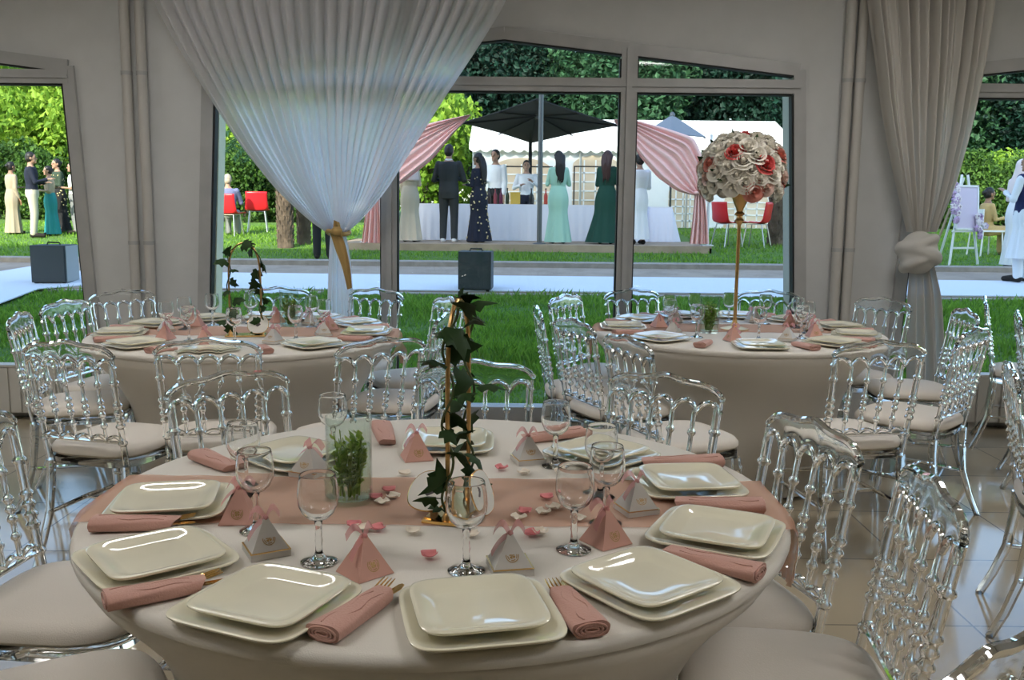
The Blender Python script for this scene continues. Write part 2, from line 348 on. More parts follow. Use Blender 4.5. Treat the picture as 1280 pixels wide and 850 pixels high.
sheet(mb, A, B, 140, 30, .03, 7); loc(mb, c).build('hanging_tail', 'curtain', c, 180)
t = empty('curtain_tie', at(422, 292, YC-.03), 0, 'gold ribbon tie with long tails around the large white curtain', 'curtain tie')
mb = MB(); a = at(412, 290, YC); b = at(434, 291, YC); cx = (a+b)/2; r = (b-a).length/2+.012
mb.tube([(cx.x + r*cos(w), cx.y + (r*.75+.03)*sin(w), cx.z + .01*sin(2*w)) for w in [2*PI*i/20 for i in range(20)]], .014, 8, closed=True); loc(mb, t).build('band', 'goldfab', t)
mb = MB(); sheet(mb, pl([(413, 292), (419, 312), (428, 335), (434, 362)], YC-.07), pl([(426, 290), (433, 310), (438, 335), (440, 360)], YC-.07), 10, 16, .008, 1.5); loc(mb, t).build('ribbon_tail', 'goldfab', t, 180)
mb = MB(); sheet(mb, pl([(416, 290), (417, 275)], YC-.075), pl([(427, 290), (424, 278)], YC-.075), 8, 8, .01, 1); mb.ball(tuple(at(421, 289, YC-.085)), (.035, .02, .03)); loc(mb, t).build('bow_knot', 'goldfab', t)
c = empty('voile_curtain', at(1155, 440, YC), 0, 'grey voile curtain right of the pier, knotted into a ball at its middle', 'curtain')
mb = MB(); sheet(mb, pl([(1085, -70), (1087, 0), (1095, 60), (1105, 140), (1118, 210), (1136, 290)], YC), pl([(1250, -70), (1245, 0), (1232, 80), (1215, 160), (1195, 230), (1170, 290)], YC), 260, 50, lambda v: .05*(1-.3*v), 13); loc(mb, c).build('gathered_voile', 'curtain2', c, 180)
mb = MB(); sheet(mb, pl([(1142, 325), (1138, 380), (1137, 430), (1136, 530)], YC), pl([(1164, 325), (1176, 370), (1180, 420), (1183, 530)], YC), 120, 30, .045, 5); loc(mb, c).build('hanging_tail', 'curtain2', c, 180)
mb = MB(); k = at(1148, 316, YC-.03)
mb.ball(tuple(k), (.118, .09, .135), 24, 16)                # the knot: broad folds wound round each other
for tz_, w_, ph_ in ((.050, .034, .5), (-.005, .040, 2.7), (-.065, .032, .9)):
    P = [(k.x + (.098-.25*tz_*tz_/.05)*cos(w), k.y + .078*sin(w), k.z + tz_ + .040*cos(w+ph_)) for w in [2*PI*q/32 for q in range(32)]]
    mb.tube(P, [w_*(1+.18*sin(2*w+ph_)) for w in [2*PI*q/32 for q in range(32)]], 12, closed=True)
kn = remesh(loc(mb, c), 'knot', 'curtain2', c, .010, 5)
mb = MB(); a = at(1087, -2, YC-.0); b = at(1246, 0, YC-.0)
mb.tube([(a.x-.02, YC-.01, 2.95), (b.x+.02, YC-.01, 2.95)], .014); loc(mb, c).build('curtain_rod', 'frame', c)

# ================================================================== GROUNDS
def gz(y): return .06*(y-6.3) if y < 22 else .06*15.7
def gp(px, Y): p = at(px, 300, Y); return Vector((p.x, Y, gz(Y)))
def strip(name, pts, dz, th, m, smooth=0):               # slab lying on the slope; pts = (x,y) outline
    mb = MB(); n = len(pts); V = [(x, y, gz(y)+dz) for x, y in pts] + [(x, y, gz(y)+dz-th) for x, y in pts]
    mb.add(V, [tuple(range(n)), tuple(range(n, 2*n))[::-1]] + [(i, n+i, n+(i+1) % n, (i+1) % n) for i in range(n)])
    return mb.build(name, m, smooth=smooth)
MT['soil'] = mat('lawn_soil', (.08, .17, .02), .95, col2=(.09, .17, .03), nscale=3, bump=.6, bscale=30)
struct(strip('lawn', [(-40, 6.3), (40, 6.3), (40, 22), (-40, 22)], 0, .3, 'soil')); struct(strip('lawn', [(-60, 22), (60, 22), (60, 70), (-60, 70)], 0, .3, 'soil'))
MT['path'] = mat('path_paving', (.40, .31, .24), .9, noise=.12, nscale=3, bump=.3)
MT['kerb'] = mat('kerb_stone', (.36, .31, .26), .9, noise=.12, nscale=8)
def gpt(px, py):
    d = ray(px, py); t = (.04 - .06*6.3 - CH) / (d.z - .06*d.y); p = CAM + d*t; return (p.x, p.y)
YN, YF, YK = gpt(600, 363.5)[1], gpt(600, 344.5)[1], gpt(600, 333)[1]
struct(strip('path', [(-40, YN-.02), (40, YN-.02), (40, YK), (-40, YK)], .03, .2, 'path'))
struct(strip('kerb', [(-40, YK), (40, YK), (40, YK+.22), (-40, YK+.22)], .10, .3, 'kerb'))
struct(strip('kerb', [(-40, YN-.14), (40, YN-.14), (40, YN-.02), (-40, YN-.02)], .02, .2, 'kerb'))
# white carpet laid along the path, with a branch towards the left
MT['carpet'] = mat('white_carpet', (.80, .81, .86), .9, bump=.15, bscale=120)
cp = [gpt(-260, 440), gpt(0, 379), gpt(48, 361), gpt(112, 356), (gpt(270, 359)[0], YN), (12, YN), (12, YF), (gpt(600, 343)[0], YF), (gpt(112, 328)[0], YF+.05), gpt(45, 332), gpt(-10, 341), gpt(-260, 360)]
o = strip('carpet_runner', cp, .045, .012, 'carpet'); tag(o, 'long white carpet laid outdoors along the path, branching at the left', 'carpet')
# grass blades (uncountable)
def grass(name, x0f, n, y0, y1, h0, h1, m, seed, skip=None):
    r = np.random.default_rng(seed); y = r.uniform(y0**.5, y1**.5, n)**2 if y1 > 12 else r.uniform(y0, y1, n); x = r.uniform(-1, 1, n)*(y*.62+.4)
    if skip is not None: k = skip(x, y); x, y = x[k], y[k]; n = len(x)
    z = .06*(y-6.3) - .005; h = r.uniform(h0, h1, n)*(.75+.5*np.sin(x*2.1+np.sin(y*1.7)*2)*np.sin(y*2.6)**2); a = r.uniform(0, 2*PI, n); w = r.uniform(.004, .008, n); w = w*(1+.06*(y-6)); l = r.normal(0, .35, (2, n))*h
    dx, dy = np.cos(a)*w, np.sin(a)*w
    V = np.stack([np.stack([x-dx, y-dy, z], 1), np.stack([x+dx, y+dy, z], 1), np.stack([x+dx*.7+l[0]*.4, y+dy*.7+l[1]*.4, z+h*.6], 1), np.stack([x+l[0], y+l[1], z+h], 1)], 1).reshape(-1, 3)
    i = np.arange(n)*4; F_i = np.stack([i, i+1, i+2, i, i+2, i+3], 1).reshape(-1, 3)
    me = bpy.data.meshes.new(name); me.from_pydata(V.tolist(), [], F_i.tolist()); o = link(name, me, m)
    return tag(o, kind='stuff')
MT['grass'] = leaf_mat('grass_blade', (.10, .23, .02), (.30, .50, .06), trl=.4)
cpx = [p for p in cp]
def near_ok(x, y):
    lim = np.where(x > gpt(112, 356)[0], YN-.2, np.interp(x, [gpt(0, 379)[0], gpt(48, 361)[0], gpt(112, 356)[0]], [gpt(0, 379)[1]-.25, gpt(48, 361)[1]-.2, YN-.2])); return y < lim
o = grass('grass', None, 75000, 6.34, YN-.15, .05, .13, 'grass', 1, near_ok); tag(o, 'green lawn grass between the windows and the white carpet', 'grass')
def far_ok(x, y): return ~((y > 16.15) & (x > gp(425, 16.3).x-.1) & (x < gp(892, 16.3).x+.1))
o = grass('grass', None, 45000, YK+.24, 21.5, .04, .09, 'grass', 2, far_ok); tag(o, 'strip of lawn grass beyond the path, sunlit further back', 'grass')
# deck under the bar
DX0, DX1, DY0, DY1, DZ = gp(420, 16.3).x, gp(890, 16.3).x, 16.3, 21.6, .725
mb = MB()
n = 30
for i in range(n): mb.box(((DX0+DX1)/2, DY0+(DY1-DY0)*(i+.5)/n, DZ-.02), (DX1-DX0, (DY1-DY0)/n-.008, .04))
mb.box(((DX0+DX1)/2, DY0+.02, DZ-.10), (DX1-DX0, .04, .13)); mb.box((DX0+.02, (DY0+DY1)/2, DZ-.1), (.04, DY1-DY0, .2)); mb.box((DX1-.02, (DY0+DY1)/2, DZ-.1), (.04, DY1-DY0, .2))
tag(mb.build('wooden_deck', 'wood', smooth=0), 'low brown wooden deck under the bar and its guests', 'deck')
# ------------------------------------------------------------------ trees, hedges
def crown_mesh(name, n, rx, ry, rz, leaf, seed, lump=5):
    r = np.random.default_rng(seed); cs = r.normal(0, 1, (lump, 3)); cs /= np.linalg.norm(cs, axis=1)[:, None]; cs *= np.array([rx, ry, rz])*.55; rad = r.uniform(.45, .7, lump)
    k = r.integers(0, lump, n); d = r.normal(0, 1, (n, 3)); d /= np.linalg.norm(d, axis=1)[:, None]; q = r.uniform(.6, 1.05, n)[:, None]
    P = cs[k] + d*q*np.array([rx, ry, rz])*rad[k][:, None]
    a = r.normal(0, 1, (n, 3)) + d*.3; a /= np.linalg.norm(a, axis=1)[:, None]; b = np.cross(a, r.normal(0, 1, (n, 3))); b /= np.linalg.norm(b, axis=1)[:, None]; c = np.cross(a, b)
    s = (leaf*r.uniform(.6, 1.3, n))[:, None]
    V = np.stack([P-b*s*.5, P+c*s*.35+a*s*.1, P+b*s*.6, P-c*s*.35+a*s*.1], 1).reshape(-1, 3); i = np.arange(n)*4
    me = bpy.data.meshes.new(name); me.from_pydata(V.tolist(), [], np.stack([i, i+1, i+2, i+3], 1).tolist()); return me
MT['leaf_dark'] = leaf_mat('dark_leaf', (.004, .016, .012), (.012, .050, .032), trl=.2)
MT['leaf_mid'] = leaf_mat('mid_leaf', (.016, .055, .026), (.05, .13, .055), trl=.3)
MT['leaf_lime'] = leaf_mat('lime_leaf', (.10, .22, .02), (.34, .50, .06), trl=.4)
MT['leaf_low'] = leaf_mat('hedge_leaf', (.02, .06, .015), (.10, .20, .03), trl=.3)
crowns = [crown_mesh('crown_a', 22000, 3.2, 2.6, 5.0, .20, 11, 11), crown_mesh('crown_b', 22000, 3.8, 2.8, 4.6, .21, 12, 13)]
bushes = [crown_mesh('bush_a', 7000, 2.0, 1.3, 1.25, .15, 13, 9), crown_mesh('bush_b', 7000, 1.7, 1.2, 1.5, .15, 14, 8)]
def tree(x, y, z0, k, m, s, lab, group, trunk=2.5, rz=0, sz=1, kind='tree'):
    o = empty(kind, (x, y, z0), rz, lab, kind.split('_')[-1], group)
    f = link('foliage', (crowns if kind == 'tree' else bushes)[k], 'bark', o); f.material_slots[0].link = 'OBJECT'; f.material_slots[0].material = MT[m]
    hz = (4.2 if kind == 'tree' else 1.2)*s*sz; f.location = (0, 0, hz + trunk*.5); f.scale = (s, s, s*sz)
    t = MB(); H = hz+trunk*.5; t.tube([(0, 0, -.01), (.05, .02, H*.35), (-.05, .05, H*.7), (0, 0, H)], [.22*s, .17*s, .13*s, .06*s], 10)
    for q in range(4): w = q*1.7; t.tube([(0, 0, H*(.4+.1*q)), (cos(w)*.8*s, sin(w)*.6*s, H*(.6+.1*q))], [.09*s, .04*s], 7)
    t.build('trunk', 'darkbark', o); return o
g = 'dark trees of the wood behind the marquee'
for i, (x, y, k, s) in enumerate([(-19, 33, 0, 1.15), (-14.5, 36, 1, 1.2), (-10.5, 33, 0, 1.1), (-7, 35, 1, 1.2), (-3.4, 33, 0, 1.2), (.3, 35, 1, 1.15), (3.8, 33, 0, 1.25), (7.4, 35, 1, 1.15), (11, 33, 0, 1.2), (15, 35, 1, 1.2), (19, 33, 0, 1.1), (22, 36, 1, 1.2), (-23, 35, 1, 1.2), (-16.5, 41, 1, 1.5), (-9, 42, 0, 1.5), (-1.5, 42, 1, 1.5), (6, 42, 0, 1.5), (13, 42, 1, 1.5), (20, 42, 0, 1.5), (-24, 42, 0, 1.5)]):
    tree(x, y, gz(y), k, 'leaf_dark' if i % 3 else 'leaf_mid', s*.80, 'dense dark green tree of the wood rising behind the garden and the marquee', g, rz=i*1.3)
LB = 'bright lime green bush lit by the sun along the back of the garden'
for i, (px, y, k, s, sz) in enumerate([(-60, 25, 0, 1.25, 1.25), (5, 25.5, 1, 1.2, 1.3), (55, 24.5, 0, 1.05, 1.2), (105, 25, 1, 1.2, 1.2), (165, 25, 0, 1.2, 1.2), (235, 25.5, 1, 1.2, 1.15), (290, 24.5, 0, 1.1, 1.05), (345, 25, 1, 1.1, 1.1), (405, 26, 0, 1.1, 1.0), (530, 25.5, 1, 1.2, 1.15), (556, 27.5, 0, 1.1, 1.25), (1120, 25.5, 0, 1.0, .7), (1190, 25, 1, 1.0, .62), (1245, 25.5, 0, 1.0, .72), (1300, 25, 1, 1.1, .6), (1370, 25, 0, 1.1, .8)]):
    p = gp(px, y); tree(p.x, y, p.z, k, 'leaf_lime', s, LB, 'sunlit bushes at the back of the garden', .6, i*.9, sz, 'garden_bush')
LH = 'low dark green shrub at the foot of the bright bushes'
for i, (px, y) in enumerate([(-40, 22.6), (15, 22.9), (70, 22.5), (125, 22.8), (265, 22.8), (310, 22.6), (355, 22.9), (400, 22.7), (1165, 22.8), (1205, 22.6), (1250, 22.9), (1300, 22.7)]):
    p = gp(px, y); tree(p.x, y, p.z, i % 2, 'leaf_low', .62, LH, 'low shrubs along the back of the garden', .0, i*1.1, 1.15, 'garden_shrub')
# palm trunks
def palm(px, Y, h, r, lab, lean=0):
    p = gp(px, Y); o = empty('palm_trunk', p, 0, lab, 'palm trunk'); mb = MB()
    mb.lathe([(r*1.15, -.1), (r*1.1, .15), (r, .5), (r*.95, h*.6), (r, h)], 18)
    for i in range(int(h/.085)):                        # cut leaf bases spiralling up the trunk
        for j in range(7):
            w = 2*PI*(j+.5*(i % 2))/7 + i*.13; z = .05+i*.085; rr = r*1.0
            mb.loft([[(rr*cos(w+a)*(1+o2), rr*sin(w+a)*(1+o2), z+dz) for a, o2, dz in ((-.2, e0, e), (.2, e0, e), (.2, e0-.12, e), (-.2, e0-.12, e))] for e, e0 in ((0, .05), (.1, .22))])
    mb.build('trunk_bark', 'bark', o, 0); f = MB()
    for j in range(9):
        w = j*.7; P = [(r*.6*cos(w), r*.6*sin(w), h-.1), (.5*cos(w), .5*sin(w), h+.35), (.95*cos(w), .95*sin(w), h+.25), (1.25*cos(w), 1.25*sin(w), h-.1)]
        f.tube(P, [.03, .03, .02, .01], 6, flat=.3)
        for q in range(12):
            t = q/12; a = Vector(P[1]).lerp(Vector(P[2]), t) if q < 6 else Vector(P[2]).lerp(Vector(P[3]), t*2-1)
            for sd in (-1, 1): b = a + Vector((-sin(w)*sd*.3, cos(w)*sd*.3, -.12)); f.add([a, a+Vector((.03, .03, 0)), b], [(0, 1, 2)])
    f.build('frond_crown', 'leaf_mid', o, 0)
palm(357, 16.6, 1.75, .135, 'rough palm trunk on the lawn left of the large white curtain'); palm(380, 17.2, 1.6, .115, 'second rough palm trunk, just right of and behind the first')
palm(969, 17.9, 1.5, .14, 'rough palm trunk beside the red chairs right of the marquee')
for z in ():
    pass
# ================================================================== GARDEN THINGS
def rel(mb, o, sm=40): return loc(mb, o)
def speaker_box(px, py, w, h, d, rz, lab, side):
    x, y = gpt(px, py); z = gz(y)+.045; o = empty('speaker', (x, y, z), rz, lab, 'speaker')
    b = MB(); b.box((0, 0, h/2), (w, d, h)); b.build('cabinet', 'speaker', o, 0)
    g_ = MB(); g_.box((0, -d/2-.004, h/2), (w*.93, .012, h*.93)); g_.build('grille', 'speaker', o, 0)
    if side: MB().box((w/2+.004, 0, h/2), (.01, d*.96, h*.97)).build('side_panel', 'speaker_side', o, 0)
    MB().tube([(-.08, 0, h), (-.07, 0, h+.03), (.07, 0, h+.03), (.08, 0, h)], .01).build('handle', 'gasket', o)
    for sx in (-1, 1):
        for sy in (-1, 1): MB().box((sx*w*.4, sy*d*.4, -.01), (.04, .04, .03)).build('foot', 'gasket', o, 0)
speaker_box(70, 352, .43, .47, .40, math.radians(4), 'grey cube loudspeaker on the white carpet seen through the left window', True)
speaker_box(595, 361, .41, .47, .36, math.radians(-4), 'dark grey loudspeaker beside the carpet in front of the bar', False)
def bar_table(px0, px1, Y, h, lab, flare=.05):
    x0, x1 = at(px0, 280, Y).x, at(px1, 280, Y).x; w = x1-x0; d = .75; o = empty('bar_table', ((x0+x1)/2, Y+d/2, DZ), 0, lab, 'table')
    MB().box((0, 0, h-.01), (w, d, .03)).build('tabletop_cloth', 'linen', o)
    P = []; n = 260; per = 2*(w+d)
    for i in range(n):
        s = per*i/n
        if s < w: p, nn = (-w/2+s, -d/2), (0, -1)
        elif s < w+d: p, nn = (w/2, -d/2+s-w), (1, 0)
        elif s < 2*w+d: p, nn = (w/2-(s-w-d), d/2), (0, 1)
        else: p, nn = (-w/2, d/2-(s-2*w-d)), (-1, 0)
        P.append((p, nn, s))
    rings = [[(p[0]+q[0]*(.012*sin(s*42)*(1-z)+.02*(1-z)+flare*(1-z)), p[1]+q[1]*(.012*sin(s*42)*(1-z)+.02*(1-z)+flare*(1-z)), (h-.02)*z+.005) for p, q, s in P] for z in (0, .35, .7, 1)]
    MB().loft(rings, False).build('pleated_skirt', 'linen', o, 80); return o
BH = .70
bar_table(517, 704, 18.0, BH, 'long bar table in a pleated white skirt behind the couple'); bar_table(706, 806, 18.05, BH, 'white skirted bar table right of the grey pole'); bar_table(812, 840, 18.2, BH-.02, 'short flared white skirted table at the right end of the bar', .16)
bot = MB(); bot.lathe([(.0, 0), (.036, 0), (.038, .01), (.038, .17), (.014, .23), (.013, .29), (0, .295)], 12); bm = bot.mesh('bottle')
cm = MB(); cm.lathe([(0, .285), (.016, .285), (.016, .31), (0, .31)], 10); cm = cm.mesh('cap')
for px, colr, lab in ((611, (.03, .02, .02), 'dark bottle at the left end of the row on the bar'), (619, (.25, .05, .06), 'wine red bottle beside the dark bottle on the bar'), (626, (.12, .02, .05), 'purple bottle left of the yellow box on the bar'), (634, (.03, .05, .03), 'dark green bottle just left of the yellow box on the bar'), (664, (.02, .02, .02), 'black bottle in front of the shorter barman'), (682, (.45, .06, .04), 'red bottle right of the grey pole on the bar'), (688, (.30, .12, .05), 'amber bottle beside the red bottle on the bar')):
    p = at(px, 260, 18.3); MT['bt%d' % px] = mat('bottle_glass', colr, .15); o = link_own('bottle', bm, 'bt%d' % px); o.location = (p.x, 18.3, DZ+BH+.01); tag(o, lab, 'bottle', 'bottles on the bar'); link_own('cap', cm, 'black', o)
p = at(644, 260, 18.25); MT['yellow'] = mat('yellow_card', (.62, .40, .06), .6); b = MB(); b.box((0, 0, .11), (.19, .12, .22)); b.box((0, 0, .223), (.2, .13, .012)); o = b.build('drinks_carton', 'yellow', smooth=0); o.location = (p.x, 18.25, DZ+BH+.01); tag(o, 'yellow carton standing among the bottles on the bar', 'carton')
# marquee
def marquee():
    Y0, D = 21.7, 4.2; x0, x1 = at(592, 250, Y0).x, at(990, 250, Y0).x; ze, zr = 2.80, 3.55; z0 = gz(Y0)
    o = empty('marquee', ((x0+x1)/2, Y0, z0), 0, 'large white marquee with scalloped eaves and arched tan windows behind the bar', 'tent'); w = x1-x0; e, rg = ze-z0, zr-z0
    r = MB(); t = .02
    for y0, za, y1, zb in ((-.15, e-.03, D/2, rg), (D+.15, e-.03, D/2, rg)):
        r.loft([[(x, y0, za), (x, y1, zb), (x, y1, zb+t), (x, y0, za+t)] for x in (-w/2-.1, w/2+.1)])
    r.build('roof', 'canvas', o, 0)
    wl_ = MB(); wl_.box((0, 0, e/2), (w, .02, e)); wl_.box((-w/2, D/2, e/2), (.02, D, e)); wl_.box((w/2, D/2, e/2), (.02, D, e)); wl_.box((0, D, e/2), (w, .02, e)); wl_.build('wall_sheet', 'canvas', o, 0)
    v = MB(); n = 150; v.grid([[(-w/2-.1+(w+.2)*i/n, -.17, e-.02) for i in range(n+1)], [(-w/2-.1+(w+.2)*i/n, -.175, e-.12-.07*abs(sin(i*PI/5))) for i in range(n+1)]]); v.build('scalloped_valance', 'canvas', o)
    for px0, px1, py0, py1 in ((613, 690, 197, 262), (716, 772, 194, 262), (836, 870, 232, 285), (906, 958, 238, 285)):
        a, b = at(px0, py0, Y0), at(px1, py1, Y0); cx = (a.x+b.x)/2 - o.location.x; hw = (b.x-a.x)/2; zt, zb = a.z-z0, b.z-z0
        pts = [(cx-hw, zb), (cx+hw, zb)] + [(cx+hw*cos(q), zt-hw*.45+hw*.45*sin(q)) for q in [PI*i/12 for i in range(13)]]
        wn = MB().prism(pts, -.03, -.012, ex).build('arched_window', 'tentpane', o, 0)
        g_ = MB(); 
        for i in range(1, 4): g_.box((cx-hw+2*hw*i/4, -.035, (zt-hw*.2+zb)/2), (.03, .012, zt-hw*.2-zb))
        for i in range(1, 5): g_.box((cx, -.035, zb+(zt-zb)*.85*i/5), (2*hw, .012, .03))
        g_.build('window_grid', 'canvas', wn, 0)
    for x in (-w/2, -w/6, w/6, w/2): MB().tube([(x, -.03, 0), (x, -.03, e)], .03).build('tent_post', 'steel', o)
marquee()
# parasols
def parasol(name, corners, apexdz, polexy, polez, m, lab, lean=None):
    c = sum(corners, Vector())/4; base = Vector((polexy[0], polexy[1], polez)); o = empty(name, base, 0, lab, 'parasol'); q = [p-base for p in corners]; A = c-base+Vector((0, 0, apexdz))
    mb = MB(); n = len(q)
    for i in range(n):
        a, b = q[i], q[(i+1) % n]; mid = (a+b)/2 + (A-(a+b)/2)*.04
        mb.add([A, a, mid, b, A+Vector((0, 0, .02)), a+Vector((0, 0, .02)), mid+Vector((0, 0, .02)), b+Vector((0, 0, .02))], [(0, 2, 1), (0, 3, 2), (4, 5, 6), (4, 6, 7), (1, 2, 6, 5), (2, 3, 7, 6)])
    mb.build('canopy', m, o, 0)
    for i in range(n):
        for p in (q[i], (q[i]+q[(i+1) % n])/2): MB().tube([A-Vector((0, 0, .03)), p-Vector((0, 0, .015))], .014, 6).build('rib', 'black' if m == 'black' else 'pole', o)
    MB().ball(tuple(A), (.06, .06, .08)).build('hub', 'pole', o)
    if lean: MB().tube([(0, 0, 0), (0, 0, lean[0]), tuple(A*.5+Vector((0, 0, lean[0]*.5+.15))), tuple(A-Vector((0, 0, .05)))], [.045, .04, .035, .03]).build('mast', 'black', o)
    else: MB().tube([(0, 0, 0), tuple(A-Vector((0, 0, .05)))], .025).build('mast', 'pole', o)
    MB().box((0, 0, .03), (.6, .6, .06)).build('base_plate', 'pole', o, 0)
parasol('parasol', [at(672, 124, 16.9), at(578, 154, 18.6), at(664, 179, 20.6), at(773, 157, 18.6)], .18, (at(662, 260, 20.2).x, 20.2), DZ, 'black', 'black square parasol tilted over the bar', (2.05,))
parasol('parasol', [at(800, 170, 19.3), at(838, 166, 21), at(882, 172, 19.3), at(838, 170, 18.2)], .40, (at(838, 260, 19.9).x, 19.9), DZ, 'grey_can', 'grey parasol behind the right pink drape')
p = at(674, 300, 16.62); o = empty('metal_pole', (p.x, 16.62, DZ), 0, 'tall grey metal pole on the deck in front of the bar', 'pole'); zt = at(674, 118, 16.62).z-DZ
MB().tube([(0, 0, 0), (0, 0, zt)], .045, 14).build('pole_tube', 'pole', o); MB().lathe([(.0, 0), (.12, 0), (.12, .012), (.05, .03), (.0, .03)]).build('base_flange', 'pole', o); MB().lathe([(0, zt), (.05, zt), (.05, zt+.03), (0, zt+.05)], 14).build('end_cap', 'gasket', o)
def drape(A, B, TA, TB, Y, lab, px):
    o = empty('pink_drape', at(px, 300, Y), 0, lab, 'drape'); mb = MB(); sheet(mb, pl(B, Y), pl(A, Y), 120, 40, lambda v: .04, 7, dirv=(0, 1, 0)); loc(mb, o).build('swag', 'pink', o, 180)
    mb = MB(); sheet(mb, pl(TA, Y), pl(TB, Y), 70, 24, .05, 5); loc(mb, o).build('hanging_tail', 'pink', o, 180)
    a, b = pl([TA[0]], Y)[0], pl([TB[0]], Y)[0]; mb = MB(); c = (a+b)/2; mb.tube([(c.x+(b-a).length*.55*cos(w), c.y+.09*sin(w), c.z) for w in [2*PI*i/14 for i in range(14)]], .025, 8, closed=True); loc(mb, o).build('tie_band', 'pink', o)
drape([(588, 143), (545, 152), (500, 164), (466, 188), (461, 238)], [(588, 144), (566, 168), (540, 200), (504, 228), (475, 243)], [(461, 236), (456, 270), (452, 305)], [(475, 244), (478, 280), (479, 305)], 16.42, 'pink drape swept to the left of the bar and hanging to the deck', 466)
drape([(768, 149), (795, 150), (832, 160), (868, 172), (882, 205), (881, 243)], [(768, 152), (785, 172), (800, 196), (822, 222), (846, 239), (870, 245)], [(869, 241), (866, 275), (862, 305)], [(881, 241), (885, 275), (887, 305)], 16.42, 'pink drape swept to the right of the bar and hanging to the deck', 875)
for px, zt_, lab in ((458, 178, 'slim white drape post at the left corner of the deck'), (884, 168, 'slim white drape post at the right corner of the deck')):
    p = at(px, 300, 16.55); z1 = at(px, zt_, 16.55).z - DZ; o = empty('drape_post', (p.x, 16.55, DZ), 0, lab, 'post'); MB().tube([(0, 0, 0), (0, 0, z1)], .025).build('pole_tube', 'white', o); MB().box((0, 0, .01), (.2, .2, .02)).build('base_plate', 'white', o, 0)
# thin dark frames behind the bar
for px0, px1, lab in ((629, 690, 'thin dark metal frame behind the barmen'), (718, 768, 'thin dark metal frame behind the woman in the dark green dress')):
    a, b = at(px0, 208, 20.9), at(px1, 208, 20.9); o = empty('display_frame', ((a.x+b.x)/2, 20.9, DZ), 0, lab, 'frame'); w = (b.x-a.x)/2; h = a.z-DZ
    for x in (-w, w): MB().box((x, 0, h/2), (.03, .03, h)).build('upright', 'gasket', o, 0)
    MB().box((0, 0, h), (2*w+.03, .03, .03)).build('top_bar', 'gasket', o, 0); MB().box((0, 0, .5), (2*w, .03, .03)).build('lower_bar', 'gasket', o, 0)
# red cafe chairs
def red_chair():
    o = empty('red_chair', (0, 0, 0), 0, 'x', 'chair'); mb = MB(); G = []
    prof = [(.22, .44), (.18, .455), (.05, .445), (-.12, .435), (-.19, .46), (-.225, .53), (-.245, .66), (-.265, .80), (-.27, .84)]
    for y, z in prof:
        G.append([(u*(.235-.015*(z > .6)), y-.03*(abs(u)**2)*(z < .5)*-1 + .035*abs(u)**2*(z > .5), z+.02*abs(u)**2*(z < .5)) for u in [-1+2*i/10 for i in range(11)]])
    mb.grid(G); s = mb.build('shell', 'red', o); m_ = s.modifiers.new('t', 'SOLIDIFY'); m_.thickness = .012
    for sx in (-1, 1):
        for sy in (-1, 1): MB().tube([(sx*.15, sy*.14, .435), (sx*.20, sy*.20+(-.03 if sy < 0 else 0), 0)], .012, 8).build('leg', 'steel', o)
    MB().box((0, 0, .43), (.30, .28, .012)).build('seat_bracket', 'steel', o, 0); return o
RC = Proto(red_chair())
for px, Y, rz, lab in ((288, 18.6, -.15, 'red plastic chair with the man in the purple shirt sitting on it'), (323, 19.6, .2, 'empty red plastic chair left of the palm trunks'), (909, 17.5, -1.1, 'left red plastic chair of the two right of the marquee'), (945, 17.5, 1.0, 'right red plastic chair of the two, beside the palm trunk')):
    RC.put(gp(px, Y), rz, lab)
# white chair + easel on the right
def white_chair(px, Y, rz):
    o = empty('white_chair', gp(px, Y), rz, 'white garden chair under the woman in mustard', 'chair'); MB().box((0, 0, .44), (.42, .42, .03)).build('seat', 'white', o); MB().box((0, -.21, .68), (.40, .025, .28)).build('backrest', 'white', o)
    for sx in (-1, 1):
        for sy in (-1, 1): MB().tube([(sx*.18, sy*.18, .43), (sx*.2, sy*.21, 0)], .014).build('leg', 'white', o)
        MB().tube([(sx*.18, -.2, .44), (sx*.18, -.22, .7)], .014).build('back_post', 'white', o)
WCH = (1232, 16.4, -1.45); white_chair(*WCH)
p = gp(1207, 14.95); o = empty('easel', p, .35, 'white wooden easel with a lilac welcome board on the right lawn', 'easel')
for a, b in (((-.30, 0, 0), (-.06, .12, 1.45)), ((.30, 0, 0), (.06, .12, 1.45)), ((0, .55, 0), (0, .14, 1.4))): MB().tube([a, b], .02, 6).build('leg', 'white', o)
MB().box((0, .03, .55), (.5, .05, .03)).build('ledge', 'white', o, 0); MB().box((0, .035, .28), (.44, .03, .03)).build('crossbar', 'white', o, 0)
MT['lilac'] = mat('lilac_board', (.66, .58, .72), .6); MT['mauve'] = mat('mauve_flower', (.45, .32, .50), .7, noise=.3, nscale=9); MT['wflower'] = mat('white_flower', (.80, .72, .76), .7)
def tilt(mb): k = .0; mb.v = [(x, y+(z-.57)*.10, z) for x, y, z in mb.v]; return mb
b = MB(); b.box((0, .0, .93), (.46, .02, .68)); bo = tilt(b).build('welcome_board', 'lilac', o, 0)
b = MB(); [b.box(c_, d_) for c_, d_ in (((-.23, -.004, .93), (.03, .035, .71)), ((.23, -.004, .93), (.03, .035, .71)), ((0, -.004, .59), (.49, .035, .03)), ((0, -.004, 1.27), (.49, .035, .03)))]; tilt(b).build('board_frame', 'white', bo, 0)
o2 = empty('flower_garland', p + Vector((0, 0, 0)), .35, 'mauve and white flower garland round the lilac easel board', 'flowers')
